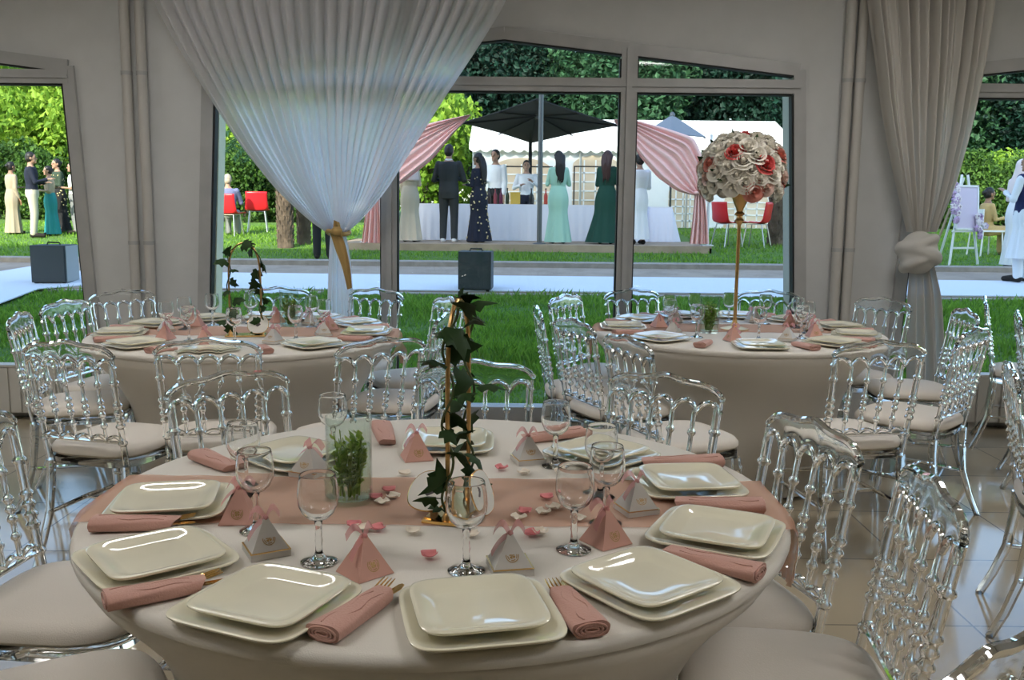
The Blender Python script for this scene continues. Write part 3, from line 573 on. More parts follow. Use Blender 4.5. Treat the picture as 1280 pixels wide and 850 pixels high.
for i in range(34):
    w = random.uniform(-.34, -.2) if i < 22 else random.uniform(.15, .36); z = random.uniform(.55, 1.3) if i < 22 else random.uniform(.45, .8); b = MB()
    b.lathe([(0, 0), (.03, .0), (.05, .02), (.045, .045), (.02, .05), (.022, .035), (0, .03)], 20, f=lambda a, z_: 1+.2*sin(5*a)); 
    bb = MB(); bb.v = [(x+w, -.03-zz+(z-.57)*.1, y+z) for x, y, zz in b.v]; bb.f = b.f; bb.m = b.m; bb.build('bloom', 'mauve' if i % 2 else 'wflower', o2)
a = at(1170, 293, 15.4); b = at(1187, 262, 15.4); a2 = Vector((at(1166, 300, 15.4).x-.02, 15.4, gz(15.4))); b2 = b; mb = MB(); mb.tube([a2, b2], [.02, .018], 8); mb.ball(tuple(b2), .025); loc_o = mb.build('wooden_stick', 'wood'); tag(loc_o, 'slanting brown wooden stick planted between the knotted curtain and the easel', 'stick')
# ================================================================== INDOOR FURNITURE
T1, T2, T3, RT, ZT = Vector((-.157, 2.009)), Vector((-1.331, 4.585)), Vector((1.194, 4.862)), .76, .762
def clear_chair():
    o = empty('banquet_chair', (0, 0, 0), 0, 'x', 'chair')
    def sq(w, d, z, n=40, e=.5): return [(w*abs(cos(t))**e*(1 if cos(t) >= 0 else -1), d*abs(sin(t))**e*(1 if sin(t) >= 0 else -1), z) for t in [2*PI*i/n for i in range(n)]]
    MB().loft([sq(.195, .195, .400), sq(.205, .205, .404), sq(.205, .205, .428), sq(.197, .197, .432)]).build('seat_frame', 'acrylic', o)
    MB().loft([sq(w, w, z, 48, .55) for w, z in ((.17, .433), (.198, .436), (.210, .448), (.210, .462), (.200, .476), (.175, .485), (.11, .490), (.03, .492))]).build('seat_cushion', 'cushion', o)
    by = lambda z: -.185 - (z-.43)*.17                    # the back leans
    bead = lambda r, ks: [(-1, r)]
    def turned(x0, x1, z0, z1, r, spots, br):             # turned spindle with beads
        P, R = [], []; zs = sorted(set([z0, z1] + [s+d for s in spots for d in (-.012, -.009, -.004, .0, .004, .009, .012)])); zs = [z for z in zs if z0 <= z <= z1]
        for z in zs:
            t = (z-z0)/(z1-z0); d = min([abs(z-s) for s in spots] or [1]); rr = r if d > .0105 else br*math.sqrt(max(.12, 1-(d/.0125)**2))
            P.append((x0+(x1-x0)*t, by(z), z)); R.append(max(r*.8, rr) if d <= .0105 else r)
        return MB().tube(P, R, 10)
    for s in (-1, 1):
        turned(s*.172, s*.186, .40, .835, .0125, [.505, .575, .602, .63, .657, .745], .0185).build('stile', 'acrylic', o)
    ps = [-.184+.368*i/5 for i in range(6)]
    for i in range(1, 5): turned(ps[i]*.93, ps[i], .525, .80, .0070, [.57, .615, .64, .665, .735], .0135).build('spindle', 'acrylic', o)
    n = 60; top, botm = [], []
    for i in range(n+1):
        u = -1+2*i/n; x = u*.196; ar = abs(sin(PI*(i/n)*5)); zt = .868+.022*cos(u*PI/2)+.006*cos(u*PI*2.5)*(1-abs(u)) - .022*abs(u)**10; zb = .795+.035*ar**.6
        if i in (0, n): zb = .80
        top.append((x, zt)); botm.append((x, zb))
    cr = MB(); th_ = .007
    def ringat(i): x, zt = top[i]; zb = botm[i][1]; return [(x, by(zb)-th_, zb), (x, by(zb)+th_, zb), (x, by((zt+zb)/2)+th_*.7, (zt+zb)/2), (x, by(zt)+th_, zt), (x, by(zt)-th_, zt), (x, by((zt+zb)/2)-th_*.7, (zt+zb)/2)]
    cr.loft([ringat(i) for i in range(n+1)])
    cr.tube([(x, by(z), z) for x, z in top], [.0095 if 0 < i < n else .006 for i in range(n+1)], 8); cr.ball((top[0][0], by(top[0][1]), top[0][1]), .0095, 10, 6); cr.ball((top[n][0], by(top[n][1]), top[n][1]), .0095, 10, 6); cr.tube([(x, by(z), z) for x, z in botm], .0085, 7); cr.build('crest_rail', 'acrylic', o)
    lr = MB(); P = [(-.175+.35*i/50, by(.52), .512+.016*abs(sin(PI*i/10))) for i in range(51)]; lr.tube(P, .0075, 7); lr.tube([(-.175, by(.505), .505), (.175, by(.505), .505)], .007, 7); lr.build('lower_rail', 'acrylic', o)
    for s in (-1, 1):
        z = [.40, .37, .355, .34, .20, .10, .06, .04, .0]; MB().tube([(s*.168, .168+.004*i, q) for i, q in enumerate(z)], [.019, .019, .024, .017, .015, .013, .017, .012, .012], 10).build('leg', 'acrylic', o)
        MB().tube([(s*.172, -.182, .41), (s*.174, -.185, .33), (s*.178, -.20, .2), (s*.186, -.235, .09), (s*.192, -.275, 0)], [.019, .018, .0165, .015, .014], 8).build('leg', 'acrylic', o)
        MB().tube([(s*.17, .17, .20), (s*.174, 0, .205), (s*.178, -.2, .20)], [.007, .010, .007], 8).build('stretcher', 'acrylic', o)
    MB().tube([(-.17, .172, .255), (0, .172, .258), (.17, .172, .255)], [.007, .010, .007], 8).build('stretcher', 'acrylic', o)
    MB().tube([(-.174, .0, .205), (0, .0, .205), (.174, .0, .205)], [.007, .010, .007], 8).build('stretcher', 'acrylic', o)
    return o
CHR = Proto(clear_chair())
def seat_at(T, ang, r, lab, group, turn=0):               # backrest top at distance r from the table centre
    a = math.radians(ang); rr = r - .25; p = (T.x+rr*cos(a), T.y+rr*sin(a), 0); return CHR.put(p, a + PI/2 + math.radians(turn), lab, group)
def chair_back(x, y, face, lab, group, lim=.76):                   # backrest centre and facing angle
    a = math.radians(face); x, y = x+.25*cos(a), y+.25*sin(a)
    for T in (T1, T2, T3):                                # keep the seat clear of the table skirt
        d = Vector((x, y)) - T
        if d.length < lim: d = d.normalized()*lim; x, y = T.x+d.x, T.y+d.y
    return CHR.put((x, min(y, 5.665), 0), a - PI/2, lab, group)
G1, G2, G3 = 'clear chairs round the front table', 'clear chairs round the left rear table', 'clear chairs round the right rear table'
CL = 'clear chair with ivory cushion '
chair_back(-.86, 2.76, -47, CL+'at the back left of the front table', G1); chair_back(-.125, 3.0, -90, CL+'behind the front table, behind the ivy arch', G1)
chair_back(.445, 2.77, -128, CL+'at the back right of the front table', G1); chair_back(.725, 2.20, 195, CL+'tucked in at the right side of the front table', G1, .66)
chair_back(.805, 1.72, 172, 'clear chair with thick beaded posts at the front right of the front table', G1); chair_back(.555, 1.03, 128, CL+'cut off at the bottom right corner, only its crest showing', G1)
chair_back(-1.30, 2.13, -5, 'clear chair cut off by the left edge, its ivory seat beside the front table', G1); chair_back(-1.07, 1.475, 30, 'ivory chair seat peeping out under the front table at the bottom left', G1)
chair_back(-1.16, 3.47, 98, 'clear chair directly behind the chair at the back left of the front table', G2); chair_back(-.51, 3.54, 128, 'clear chair with its back to us just right of the tall glass vase', G2)
chair_back(-.33, 4.36, 170, CL+'at the right side of the left rear table', G2); chair_back(-.36, 5.12, 210, CL+'at the back right corner of the left rear table', G2)
chair_back(-.84, 5.62, 243, CL+'by the window just right of the gold tied curtain', G2); chair_back(-1.44, 5.66, 268, 'clear chair by the window behind the ivy arch of the left rear table', G2)
chair_back(-2.28, 5.36, -40, CL+'against the wide pier behind the left rear table', G2); chair_back(-2.33, 4.78, -10, 'clear chair at the left of the left rear table, in front of the lawn', G2)
chair_back(-2.27, 4.22, 14, 'clear chair seen edge on at the far left of the left rear table', G2); chair_back(-1.65, 3.38, 75, 'clear chair standing in full view at the front left of the left rear table', G2)
chair_back(1.45, 3.59, 100, 'clear chair, back to us, at the front right of the right rear table', G3); chair_back(2.03, 4.02, 135, 'clear chair at the right rear table, right of the one with its back to us', G3)
chair_back(2.37, 4.80, 172, 'clear chair at the right side of the right rear table below the knotted curtain', G3); chair_back(2.16, 5.35, 208, 'clear chair behind the right rear table, between the pier and the knotted curtain', G3)
chair_back(1.56, 5.66, 250, CL+'by the window behind the tall flower stand', G3); chair_back(.81, 5.66, 295, CL+'by the window in front of the middle mullion', G3)
chair_back(.34, 5.35, -32, 'clear chair with its crest against the lawn, left of the right rear table', G3); chair_back(.14, 4.72, 4, 'clear chair seen edge on at the far left of the right rear table', G3)
chair_back(.29, 4.22, 25, 'clear chair left of the right rear table, in front of the edge on chair', G3); chair_back(.47, 3.66, 22, 'clear chair turned sideways behind the chair at the back right of the front table', G3)
G4 = 'clear chairs at the right edge of the room'
chair_back(1.70, 3.07, -22, 'clear chair with curved legs cut off by the right edge of the photo', G4); chair_back(2.62, 4.72, -25, CL+'partly showing at the right edge, behind the curved leg one', G4); chair_back(2.86, 5.52, -27, 'clear chair seen edge on by the right window in front of the radiator', G4)
# ------------------------------------------------------------------ tables
def round_table(T, lab, ph, name='round_table'):
    o = empty(name, (T.x, T.y, 0), 0, lab, 'table'); n = 96
    MB().lathe([(0, ZT), (RT*.6, ZT), (RT-.012, ZT-.0005), (RT-.003, ZT-.005), (RT, ZT-.014), (RT-.003, ZT-.024), (RT-.012, ZT-.026), (0, ZT-.026)], n).build('top_cover', 'cloth', o, 60)
    w = lambda a, z: 1 + (.030*cos(4*(a-ph)) + .008*cos(11*a))*min(1, (ZT-z)*3)
    pr = [(RT-.012, ZT-.024), (RT-.010, ZT-.035), (RT-.03, ZT-.07), (RT-.085, ZT-.13), (RT-.14, ZT-.20), (RT-.185, ZT-.29), (RT-.215, ZT-.40), (RT-.23, ZT-.55), (RT-.23, .06), (RT-.225, .012)]
    MB().lathe(pr, n, f=w).build('stretch_skirt', 'cloth', o, 80)
    for k in range(4): a = ph + PI/2*k; MB().lathe([(0, 0), (.03, 0), (.03, .04), (0, .05)], 10, c=((RT-.25)*cos(a), (RT-.25)*sin(a), 0)).build('foot', 'gasket', o)
    return o
round_table(T1, 'front round table in a stretched ivory cover with a pink runner', .4); round_table(T2, 'left rear round table in a stretched ivory cover beside the left window', .9); round_table(T3, 'right rear round table in a stretched ivory cover under the flower ball', .2)
def runner(T, ya, yb, lab, hang):
    hw = (yb-ya)/2; yc = (ya+yb)/2; mb = MB(); X = math.sqrt(RT**2-(abs(yc-T.y)+hw*.3)**2); G = []; nv = 10
    xs = [-X+2*X*i/60 for i in range(61)]; k = 8
    pts = [(-X-.012, -hang*(k-i)/k) for i in range(k)] + [(x, 0) for x in xs] + [(X+.012, -hang*(i+1)/k) for i in range(k)]
    for i, (x, dz) in enumerate(pts):
        row = []
        for j in range(nv+1):
            v = -1+2*j/nv; q = 1 if dz == 0 else max(.25, 1+dz/hang*.72); y = yc+hw*q*v; e = RT**2-(y-T.y)**2; xe = math.sqrt(max(.01, e)); sx = 1 if x > 0 else -1
            xx = max(-xe-.004, min(xe+.004, x)) if dz == 0 else sx*(xe+.014+.010*sin(j*2.3+dz*20)*(-dz/hang))
            row.append((T.x+xx, y + .02*sin(dz*14), ZT+.0025+dz+.001*sin(i*1.3+j*2)))
        G.append(row)
    mb.grid(G); o = mb.build('table_runner', 'runner', smooth=180); return tag(o, lab, 'table runner')
runner(T1, 1.80, 2.13, 'sheer pink runner across the front table, hanging at both sides', .17)
runner(T2, 4.46, 4.80, 'sheer pink runner across the left rear table', .15); runner(T3, 4.78, 5.12, 'sheer pink runner across the right rear table', .15)
# ------------------------------------------------------------------ tableware prototypes
def sqr(h, z, n=56, e=.34, bow=0): return [(h*abs(cos(t))**e*(1 if cos(t) >= 0 else -1), h*abs(sin(t))**e*(1 if sin(t) >= 0 else -1), z) for t in [2*PI*(i+.5)/n for i in range(n)]]
def plate(h, name, H=.017):
    k = h
    r = [(.01, .0035), (.60*k, .0035), (.66*k, .0045), (.80*k, .0095), (.93*k, .015), (.985*k, H), (k, H-.001), (k, H-.003), (.975*k, H-.006), (.80*k, .0045), (.64*k, .0005), (.60*k, 0), (.57*k, .001), (.01, .001)]
    mb = MB(); mb.loft([sqr(a, z) for a, z in r]); o = mb.build(name, 'plate', smooth=50); return tag(o, 'x', 'plate')
BIG, SML = Proto(plate(.122, 'dinner_plate')), Proto(plate(.102, 'side_plate', .015))
def glass_proto():
    o = empty('wine_glass', (0, 0, 0), 0, 'x', 'glass')
    bl = [(0, .0795), (.006, .080), (.018, .084), (.029, .094), (.036, .110), (.0375, .124), (.036, .143), (.0340, .157), (.0327, .1642), (.0325, .1652), (.0320, .1660), (.0314, .1652), (.0313, .1642), (.0325, .157), (.0345, .143), (.0357, .124), (.0343, .111), (.0275, .0965), (.017, .0868), (.006, .083), (0, .0825)]
    MB().lathe(bl, 28).build('bowl', 'cglass', o, 80)
    MB().lathe([(0, 0), (.031, 0), (.033, 0), (.0338, .0006), (.034, .0013), (.0335, .002), (.030, .0036), (.015, .0085), (.0085, .014), (.0066, .022), (.0060, .035), (.0070, .042), (.0060, .049), (.0062, .068), (.0075, .0775), (.004, .0798), (0, .0798)], 24).build('stem_and_foot', 'cglass', o, 80); return o
GLS = Proto(glass_proto())
def box_proto(m, name, lip):
    o = empty(name, (0, 0, 0), 0, 'x', 'favour box'); h = .034
    def q(a, z): return [(-a, -a, z), (a, -a, z), (a, a, z), (-a, a, z)]
    MB().loft([q(h, .0), q(h*1.0, .0115)] if lip else [q(h, 0), q(h, .001)]).build('box_base', m, o, 0)
    z0 = .0125 if lip else .0012; MB().loft([q(h*(.93 if lip else 1), z0), q(.003, .064)]).build('pyramid_lid', m, o, 0)
    if lip: MB().loft([q(h*1.012, .0115), q(h*1.012, .0128)]).build('gold_edge', 'gold', o, 0)
    e = MB(); hh = .024; s_ = math.atan2(h-.003, .064-z0)                    # printed round emblem on two faces
    for r0, r1 in ((.0098, .0112), (.0068, .0084), (.0, .0052)):
        for i in range(20):
            if (r0 < .001 and i % 5 == 0) or (.005 < r0 < .009 and i % 4 == 1): continue
            a, b = 2*PI*i/20, 2*PI*(i+1)/20; P = []
            for r, t in ((r0, a), (r1, a), (r1, b), (r0, b)):
                u, v = r*cos(t), r*sin(t); zz = z0+.019+v*cos(s_); P.append((u, -(h*(.93 if lip else 1))*(1-(zz-z0)/(.064-z0)) - .0012, zz))
            e.add(P, [(0, 1, 2, 3)])
    e.build('round_emblem', 'emblem', o, 0)
    rb = MB()
    for a in (.4, 2.5):
        rb.grid([[(cos(a)*t*.030+.004*v*sin(a), sin(a)*t*.030+.006*v, .060+.018*sin(t*PI)+.004*v) for v in (-1, 0, 1)] for t in [i/8 for i in range(9)]])
        rb.grid([[(cos(a+.9)*t*.034, sin(a+.9)*t*.034+.005*v, .060-.028*t*t+.003*v) for v in (-1, 0, 1)] for t in [i/6 for i in range(7)]])
    rb.ball((0, 0, .062), (.006, .006, .005), 8, 5); rb.build('ribbon', 'ribbon', o, 180); return o
BXP, BXW = Proto(box_proto('box_pink', 'favour_box', False)), Proto(box_proto('box_white', 'favour_box', True))
def napkin_proto():                                       # flattened roll, spiral edge at its outer end, open pocket at the inner end
    mb = MB(); n = 40; rings = []
    for t in [i/14 for i in range(15)]:
        x = -.085+.17*t; w = .030*(1-.28*t**2+.02*sin(9*t)); h = .0135*(1-.25*t); r = []
        for i in range(n):
            a = 2*PI*i/n; c_ = abs(cos(a))**.6*(1 if cos(a) >= 0 else -1); s_ = abs(sin(a))**.75*(1 if sin(a) >= 0 else -1); r.append((x+.010*t*sin(a*1.0+.6), w*c_*(1+.05*sin(3*a+t*4)), h+h*s_*(1+.08*sin(4*a+6*t)) ))
        rings.append(r)
    mb.loft(rings)
    for q, rr in enumerate((.8, .58, .36)):                # coil edges seen at the end
        mb.tube([(-.086, .030*rr*cos(w), .0135+.0125*rr*sin(w)) for w in [2*PI*i/22 for i in range(22)]], .0022, 6, closed=True)
    for f_ in (-.35, .30): mb.tube([(-.075+.14*i/10, f_*.03+.004*sin(i), .0262-.006*(i/10)-.003*abs(f_)) for i in range(11)], .0028, 6, flat=.6)
    o = mb.build('napkin', 'napkin', smooth=60); return tag(o, 'x', 'napkin')
NAP = Proto(napkin_proto())
def fork_proto():
    mb = MB(); P = [(x, 0, .0150+.003*sin((x+.1)*20)) for x in [-.10, -.06, -.02, .02, .045]]; mb.tube(P, [.0045, .004, .003, .0026, .003], 8, flat=.5)
    G = []
    for x, w in ((.043, .003), (.052, .009), (.060, .0115), (.070, .0115)): G.append([(x, w*v, .0150+(x-.043)*.12+.001*v*v) for v in (-1, -.5, 0, .5, 1)])
    for dz in (0, -.0015): mb.grid([[(x, y, z+dz) for x, y, z in r] for r in G])
    for v in (-1, -.34, .34, 1): mb.tube([(.068, v*.0105, .018), (.085, v*.0105, .0205), (.102, v*.010, .0225)], [.0016, .0015, .0007], 6)
    return tag(mb.build('fork', 'gold'), 'x', 'fork')
def knife_proto():
    mb = MB(); mb.tube([(-.10, 0, .012), (-.03, 0, .012), (.02, 0, .012)], [.005, .0048, .004], 8, flat=.6)
    o_ = [(.02, -.004), (.05, -.008), (.085, -.009), (.105, -.004), (.108, .002), (.10, .005), (.02, .004)]; mb.prism(o_, .0113, .0127, lambda u, v, w: (u, v, w)); return tag(mb.build('knife', 'gold', smooth=0), 'x', 'knife')
FRK, KNF = Proto(fork_proto()), Proto(knife_proto())
def tp(px, py, z=ZT): return on_z(px, py, z)
# ------------------------------------------------------------------ front table settings
SEAT = {}
for px, py, name in ((213, 618, 'left edge'), (194, 686, 'front left edge'), (334, 740, 'front left'), (600, 753, 'seat nearest us'), (812, 716, 'front right'), (896, 654, 'right edge'), (858, 594, 'back right edge'), (752, 559, 'back right'), (561, 544, 'back'), (366, 561, 'back left')):
    p = tp(px, py, ZT+.03); d = Vector((p.x, p.y)) - T1; a = math.atan2(d.y, d.x) + random.uniform(-.06, .06); SEAT[name] = (p, a)
    z = ZT+.001
    BIG.put((p.x, p.y, z), a, 'large ivory square plate under another at the %s of the front table' % name, 'large plates on the front table')
    SML.put((p.x+.006*cos(a*3), p.y+.006*sin(a*3), z+.0148), a+random.uniform(-.05, .05), 'smaller ivory square plate on top at the %s of the front table' % name, 'small plates on the front table')
NPOS = []
for (x0, y0), (x1, y1), lab in (((122, 650), (225, 647), 'between the two plates at the left edge'), ((145, 738), (262, 715), 'in front of the front left edge plate'), ((400, 795), (477, 742), 'left of the plate nearest us'), ((737, 783), (703, 738), 'right of the plate nearest us'), ((946, 706), (838, 679), 'between the front right and right edge plates'), ((946, 626), (842, 621), 'between the two plates at the right edge'), ((890, 572), (792, 573), 'behind the back right edge plate'), ((728, 541), (655, 549), 'left of the back right plate'), ((474, 530), (486, 556), 'seen end on right of the tall vase'), ((264, 566), (308, 582), 'left of the back left plate, behind a glass')):
    a, b = tp(x0, y0, ZT+.01), tp(x1, y1, ZT+.01); m_ = (a+b)/2; ang = math.atan2(b.y-a.y, b.x-a.x)
    nv = Vector((-sin(ang), cos(ang))); best = None; sx_ = min(1.15, max(.85, (b-a).length/.172)); pull = Vector((cos(ang), sin(ang)))
    for k in range(-11, 12):                              # slide sideways off the plates
        for k2 in (0, -1, -2, -3):
            q = Vector((m_.x, m_.y)) + nv*k*.004 + pull*k2*.008; pen = 0
            for pp, pa in SEAT.values():
                for u in (-1, -.6, -.2, .2, .6, 1):
                    for v in (-1, 0, 1):
                        e_ = q + pull*u*.085*sx_ + nv*v*.026 - Vector((pp.x, pp.y)); lx, ly = abs(e_.x*cos(pa)+e_.y*sin(pa)), abs(-e_.x*sin(pa)+e_.y*cos(pa))
                        if lx < .120 and ly < .120: pen += 1
            sc_ = pen*1.0 + abs(k)*.05 + abs(k2)*.06
            if best is None or sc_ < best[0]: best = (sc_, q)
    m_ = Vector((best[1].x, best[1].y, 0))
    o = NAP.put((m_.x, m_.y, ZT+.001), ang, 'folded pink napkin '+lab+' on the front table', 'napkins on the front table'); o.scale.x = min(1.15, max(.85, (b-a).length/.172)); NPOS.append((m_, ang, o.scale.x))
CUT = {0: 'in the napkin at the left edge', 1: 'in the napkin by the front left edge plate', 2: 'in the napkin left of the plate nearest us', 3: 'in the napkin right of the plate nearest us'}
for n_, lab in CUT.items():
    m_, ang, sx = NPOS[n_]; d = Vector((cos(ang), sin(ang), 0)); sd_ = Vector((-sin(ang), cos(ang), 0)); e = m_ + d*(.085*sx - .045)
    fo = FRK.put((e.x+sd_.x*.006, e.y+sd_.y*.006, ZT+.0005), ang+.05, 'gold fork tucked '+lab+' on the front table'); fo.scale.x = .8
    ko = KNF.put((e.x-sd_.x*.008, e.y-sd_.y*.008, ZT+.0025), ang-.06, 'gold knife tucked '+lab+' on the front table'); ko.scale.x = .8
for px, py, lab in ((321, 664, 'behind the white favour box at the left'), (399, 703, 'in front of the tall vase'), (583, 714, 'behind the plate nearest us'), (717, 688, 'left of the pink favour box at the right'), (757, 655, 'just behind the right pink favour box'), (750, 622, 'farthest of the three at the right'), (694, 583, 'beside the white favour box at the back'), (306, 618, 'behind the left pink favour box'), (417, 572, 'behind the tall vase')):
    p = tp(px, py); GLS.put((p.x, p.y, ZT+.001), 0, 'empty wine glass '+lab+' on the front table', 'wine glasses on the front table')
for k_ in (BXP, BXW): k_.root.scale = (1.08, 1.08, 1.08)
for px, py, w, rz, lab in ((456, 716, 0, .75, 'pink pyramid favour box with ribbon left of the plate nearest us'), (757, 678, 0, .6, 'pink pyramid favour box with ribbon beside the right hand wine glasses'), (521, 573, 0, .3, 'pink pyramid favour box with ribbon in front of the back plate left of the ivy'), (300, 650, 0, .1, 'pink pyramid favour box half hidden by the left wine glass'),
    (333, 691, 1, .5, 'white pyramid favour box with ribbon by the foot of the left wine glass'), (637, 712, 1, .2, 'white pyramid favour box with ribbon behind the plate nearest us'), (795, 640, 1, .35, 'white pyramid favour box left of the plate at the right edge'), (660, 577, 1, .3, 'white pyramid favour box at the back left of the right glasses'), (388, 594, 1, -.4, 'white pyramid favour box with ribbon left of the tall vase')):
    p = tp(px, py); (BXW if w else BXP).put((p.x, p.y, ZT+.001), rz, lab, 'favour boxes on the front table')
pm = MB(); pm.grid([[(u*.017*(1-.25*v), v*.014, .0015+.006*u*u+.003*v*v) for u in [-1+i/3 for i in range(7)]] for v in [-1+i/3 for i in range(7)]])
pm.v = [(x*math.sqrt(max(.05, 1-(y/.0155)**2)), y, z) for x, y, z in pm.v]; pme = pm.mesh('petal', 180)
for px, py, k in ((443, 660, 'p'), (472, 664, 'p'), (537, 698, 'p'), (683, 625, 'p'), (664, 671, 'p'), (486, 616, 'p'), (626, 588, 'p'), (655, 643, 'p'), (478, 631, 'w'), (492, 624, 'w'), (453, 664, 'w'), (516, 668, 'w'), (506, 595, 'w'), (648, 651, 'w'), (678, 644, 'w'), (692, 638, 'w'), (655, 594, 'w'), (700, 592, 'w'), (676, 669, 'w'), (590, 672, 'w'), (722, 652, 'w'), (470, 625, 'p')):
    p = tp(px, py); o = link_own('rose_petal', pme, 'petal_'+k); o.location = (p.x, p.y, ZT+.0035); o.rotation_euler[2] = random.uniform(0, 6)
    m_ = o.modifiers.new('t', 'SOLIDIFY'); m_.thickness = .0008
    tag(o, ('loose pink rose petal' if k == 'p' else 'loose cream rose petal') + ' scattered on the front table', 'petal', ('pink' if k == 'p' else 'cream')+' petals on the front table')
# ------------------------------------------------------------------ glass vases
def vase_proto():
    o = empty('glass_vase', (0, 0, 0), 0, 'x', 'vase')
    MB().lathe([(0, 0), (.046, 0), (.048, 0), (.0492, .0008), (.050, .002), (.050, .004), (.050, .190), (.050, .192), (.0496, .1932), (.0492, .1935), (.0484, .1932), (.0480, .192), (.0480, .190), (.0478, .016), (.0478, .013), (.047, .0112), (.044, .010), (.042, .010), (0, .010)], 40).build('vase_body', 'vglass', o, 60)
    MB().lathe([(0, .0105), (.044, .0105), (.0462, .0114), (.0470, .013), (.0470, .016), (.0470, .126), (.0470, .1278), (.0467, .128), (.045, .128), (0, .128)], 36).build('water', 'water', o, 60); r = random.Random(3)
    st = MB(); lf = MB()
    for i in range(22):
        a = r.uniform(0, 2*PI); d = r.uniform(0, .022); b = a+r.uniform(-1, 1); h = r.uniform(.09, .145); P = [(d*cos(a)*(1-t)+.034*cos(b)*t, d*sin(a)*(1-t)+.034*sin(b)*t, .013+h*t) for t in (0, .35, .7, 1)]; st.tube(P, [.0022, .0018, .0014, .001], 6)
        for q in range(16):
            t = r.uniform(.15, 1); c_ = Vector((d*cos(a)*(1-t)+.032*cos(b)*t, d*sin(a)*(1-t)+.032*sin(b)*t, .013+h*t)); w = r.uniform(0, 6); u = Vector((cos(w), sin(w), r.uniform(.1, 1.0)))*.019; v = Vector((-sin(w), cos(w), .2))*.0075
            e = c_+u
            if math.hypot(e.x, e.y) < .044: lf.add([c_, c_+u*.5+v, e, c_+u*.5-v], [(0, 1, 2, 3)])
    st.build('flower_stem', 'stalk', o); lf.build('leaf_spray', 'stalk', o, 0); return o
VAS = Proto(vase_proto())
p = tp(437, 627); VAS.put((p.x, p.y, ZT+.001), 0, 'tall clear cylinder vase of water and green stems on the front table')
p = tp(362, 408); VAS.put((p.x, p.y, ZT+.001), 1, 'clear cylinder vase on the left rear table'); p = tp(886, 416); VAS.put((p.x, p.y, ZT+.001), 2, 'clear cylinder vase on the right rear table')
# ------------------------------------------------------------------ ivy arches
def arch(p, rz, lab, lab2, seed, nl):
    o = empty('arch_stand', p, rz, lab, 'arch stand'); h, w = .465, .075
    P = [(-w, 0, .006), (-w, 0, h*.7), (-w*.85, 0, h*.88), (-w*.4, 0, h*.97), (0, 0, h), (w*.4, 0, h*.97), (w*.85, 0, h*.88), (w, 0, h*.7), (w, 0, .006)]
    MB().tube(resample(P, 40), .0048, 8).build('arch_frame', 'goldp', o); b = MB(); b.box((0, 0, .003), (.19, .10, .006)); b.build('base_plate', 'gold', o, 0)
    for s in (-1, 1): MB().lathe([(.012, .006), (.010, .015), (.006, .02)], 12, c=(s*w, 0, 0)).build('socket', 'goldp', o)
    v = empty('ivy_garland', p, rz, lab2, 'garland'); r = random.Random(seed); Q = resample(P, 90); st = MB(); path = []
    for i, q in enumerate(Q): a = i*.45; path.append(q + Vector((.010*cos(a), .012*sin(a), 0)))
    st.tube(path, .0028, 6); st.build('vine_stem', 'vine', v)
    out = [(0, 0), (.30, -.16), (.52, -.30), (.55, -.02), (.86, -.04), (1.15, .0)]
    shape = [(-.02, 0), (-.12, -.30), (.10, -.52), (.28, -.34), (.52, -.46), (.62, -.20), (1.0, 0), (.62, .20), (.52, .46), (.28, .34), (.10, .52), (-.12, .30)]
    for i in range(nl):
        q = path[int((i+.5)/nl*len(path))]; d = Vector((r.uniform(-1, 1), r.uniform(-1, 1), r.uniform(-.7, .35))).normalized(); n = Vector((r.uniform(-.5, .5), r.uniform(-1, 1), r.uniform(.0, .8))).normalized()
        s_ = d.cross(n).normalized(); n = s_.cross(d); sz = r.uniform(.040, .070); base = q + d*.014; L_ = MB()
        if (base + d*sz).z < .012: d.z = abs(d.z)
        L_.tube([q, base], .0012, 5); V = [base+d*(x*sz)+s_*(y*sz)+n*(-.20*sz*y*y*4-.18*sz*x*x) for x, y in shape]; c_ = base+d*(.35*sz)+n*.004
        L_.add([c_]+V, [(0, 1+k, 1+(k+1) % 12) for k in range(12)]); L_.add([c_-n*.0008]+[x-n*.0008 for x in V], [(0, 1+(k+1) % 12, 1+k) for k in range(12)]); L_.build('ivy_leaf', 'ivy', v, 60)
    return o
p = tp(573, 640); arch((p.x, p.y, ZT+.003), 1.33, 'slim gold arch stand at the centre of the front table, seen edge on', 'dark green ivy garland twined on the front table gold arch', 5, 32)
p = tp(308, 420); arch((p.x, p.y, ZT+.003), .15, 'slim gold arch stand on the left rear table', 'ivy garland twined on the arch of the left rear table', 9, 20)
def plaque(px, py, rz, lab, tl=.5, s=1):
    p = tp(px, py); b = MB(); pts = [(.050*cos(t)*s, .058*s+.052*s*sin(t)*(1+.12*cos(2*t))) for t in [2*PI*i/36 for i in range(36)]]
    o = empty('table_plaque', (p.x, p.y, ZT+.003), rz, lab, 'plaque'); T_ = lambda u, v, w: (u, v*sin(tl)-w*cos(tl), v*cos(tl)+w*sin(tl)+.002)
    b.prism(pts, 0, .005, T_); b.build('oval_face', 'card', o, 40); e = MB(); e.tube([T_(u, v, .003) for u, v in pts], .0022, 6, closed=True); e.build('gold_rim', 'gold', o)
    k = MB(); k.prism([(-.012, .05), (.0, .045), (.014, .055), (.006, .066), (-.008, .068), (-.002, .058)], .0052, .0062, T_); k.build('printed_mark', 'ink', o, 0)
    f = MB(); f.box((0, .045*sin(tl)+.022, .022), (.02, .004, .05)); f.build('back_strut', 'card', o, 0)
plaque(524, 648, -.55, 'white oval plaque leaning at the left of the gold arch on the front table', .75); plaque(612, 652, 1.25, 'white oval plaque at the right of the gold arch on the front table', .35); plaque(322, 421, .1, 'white oval plaque beside the arch on the left rear table', .4)
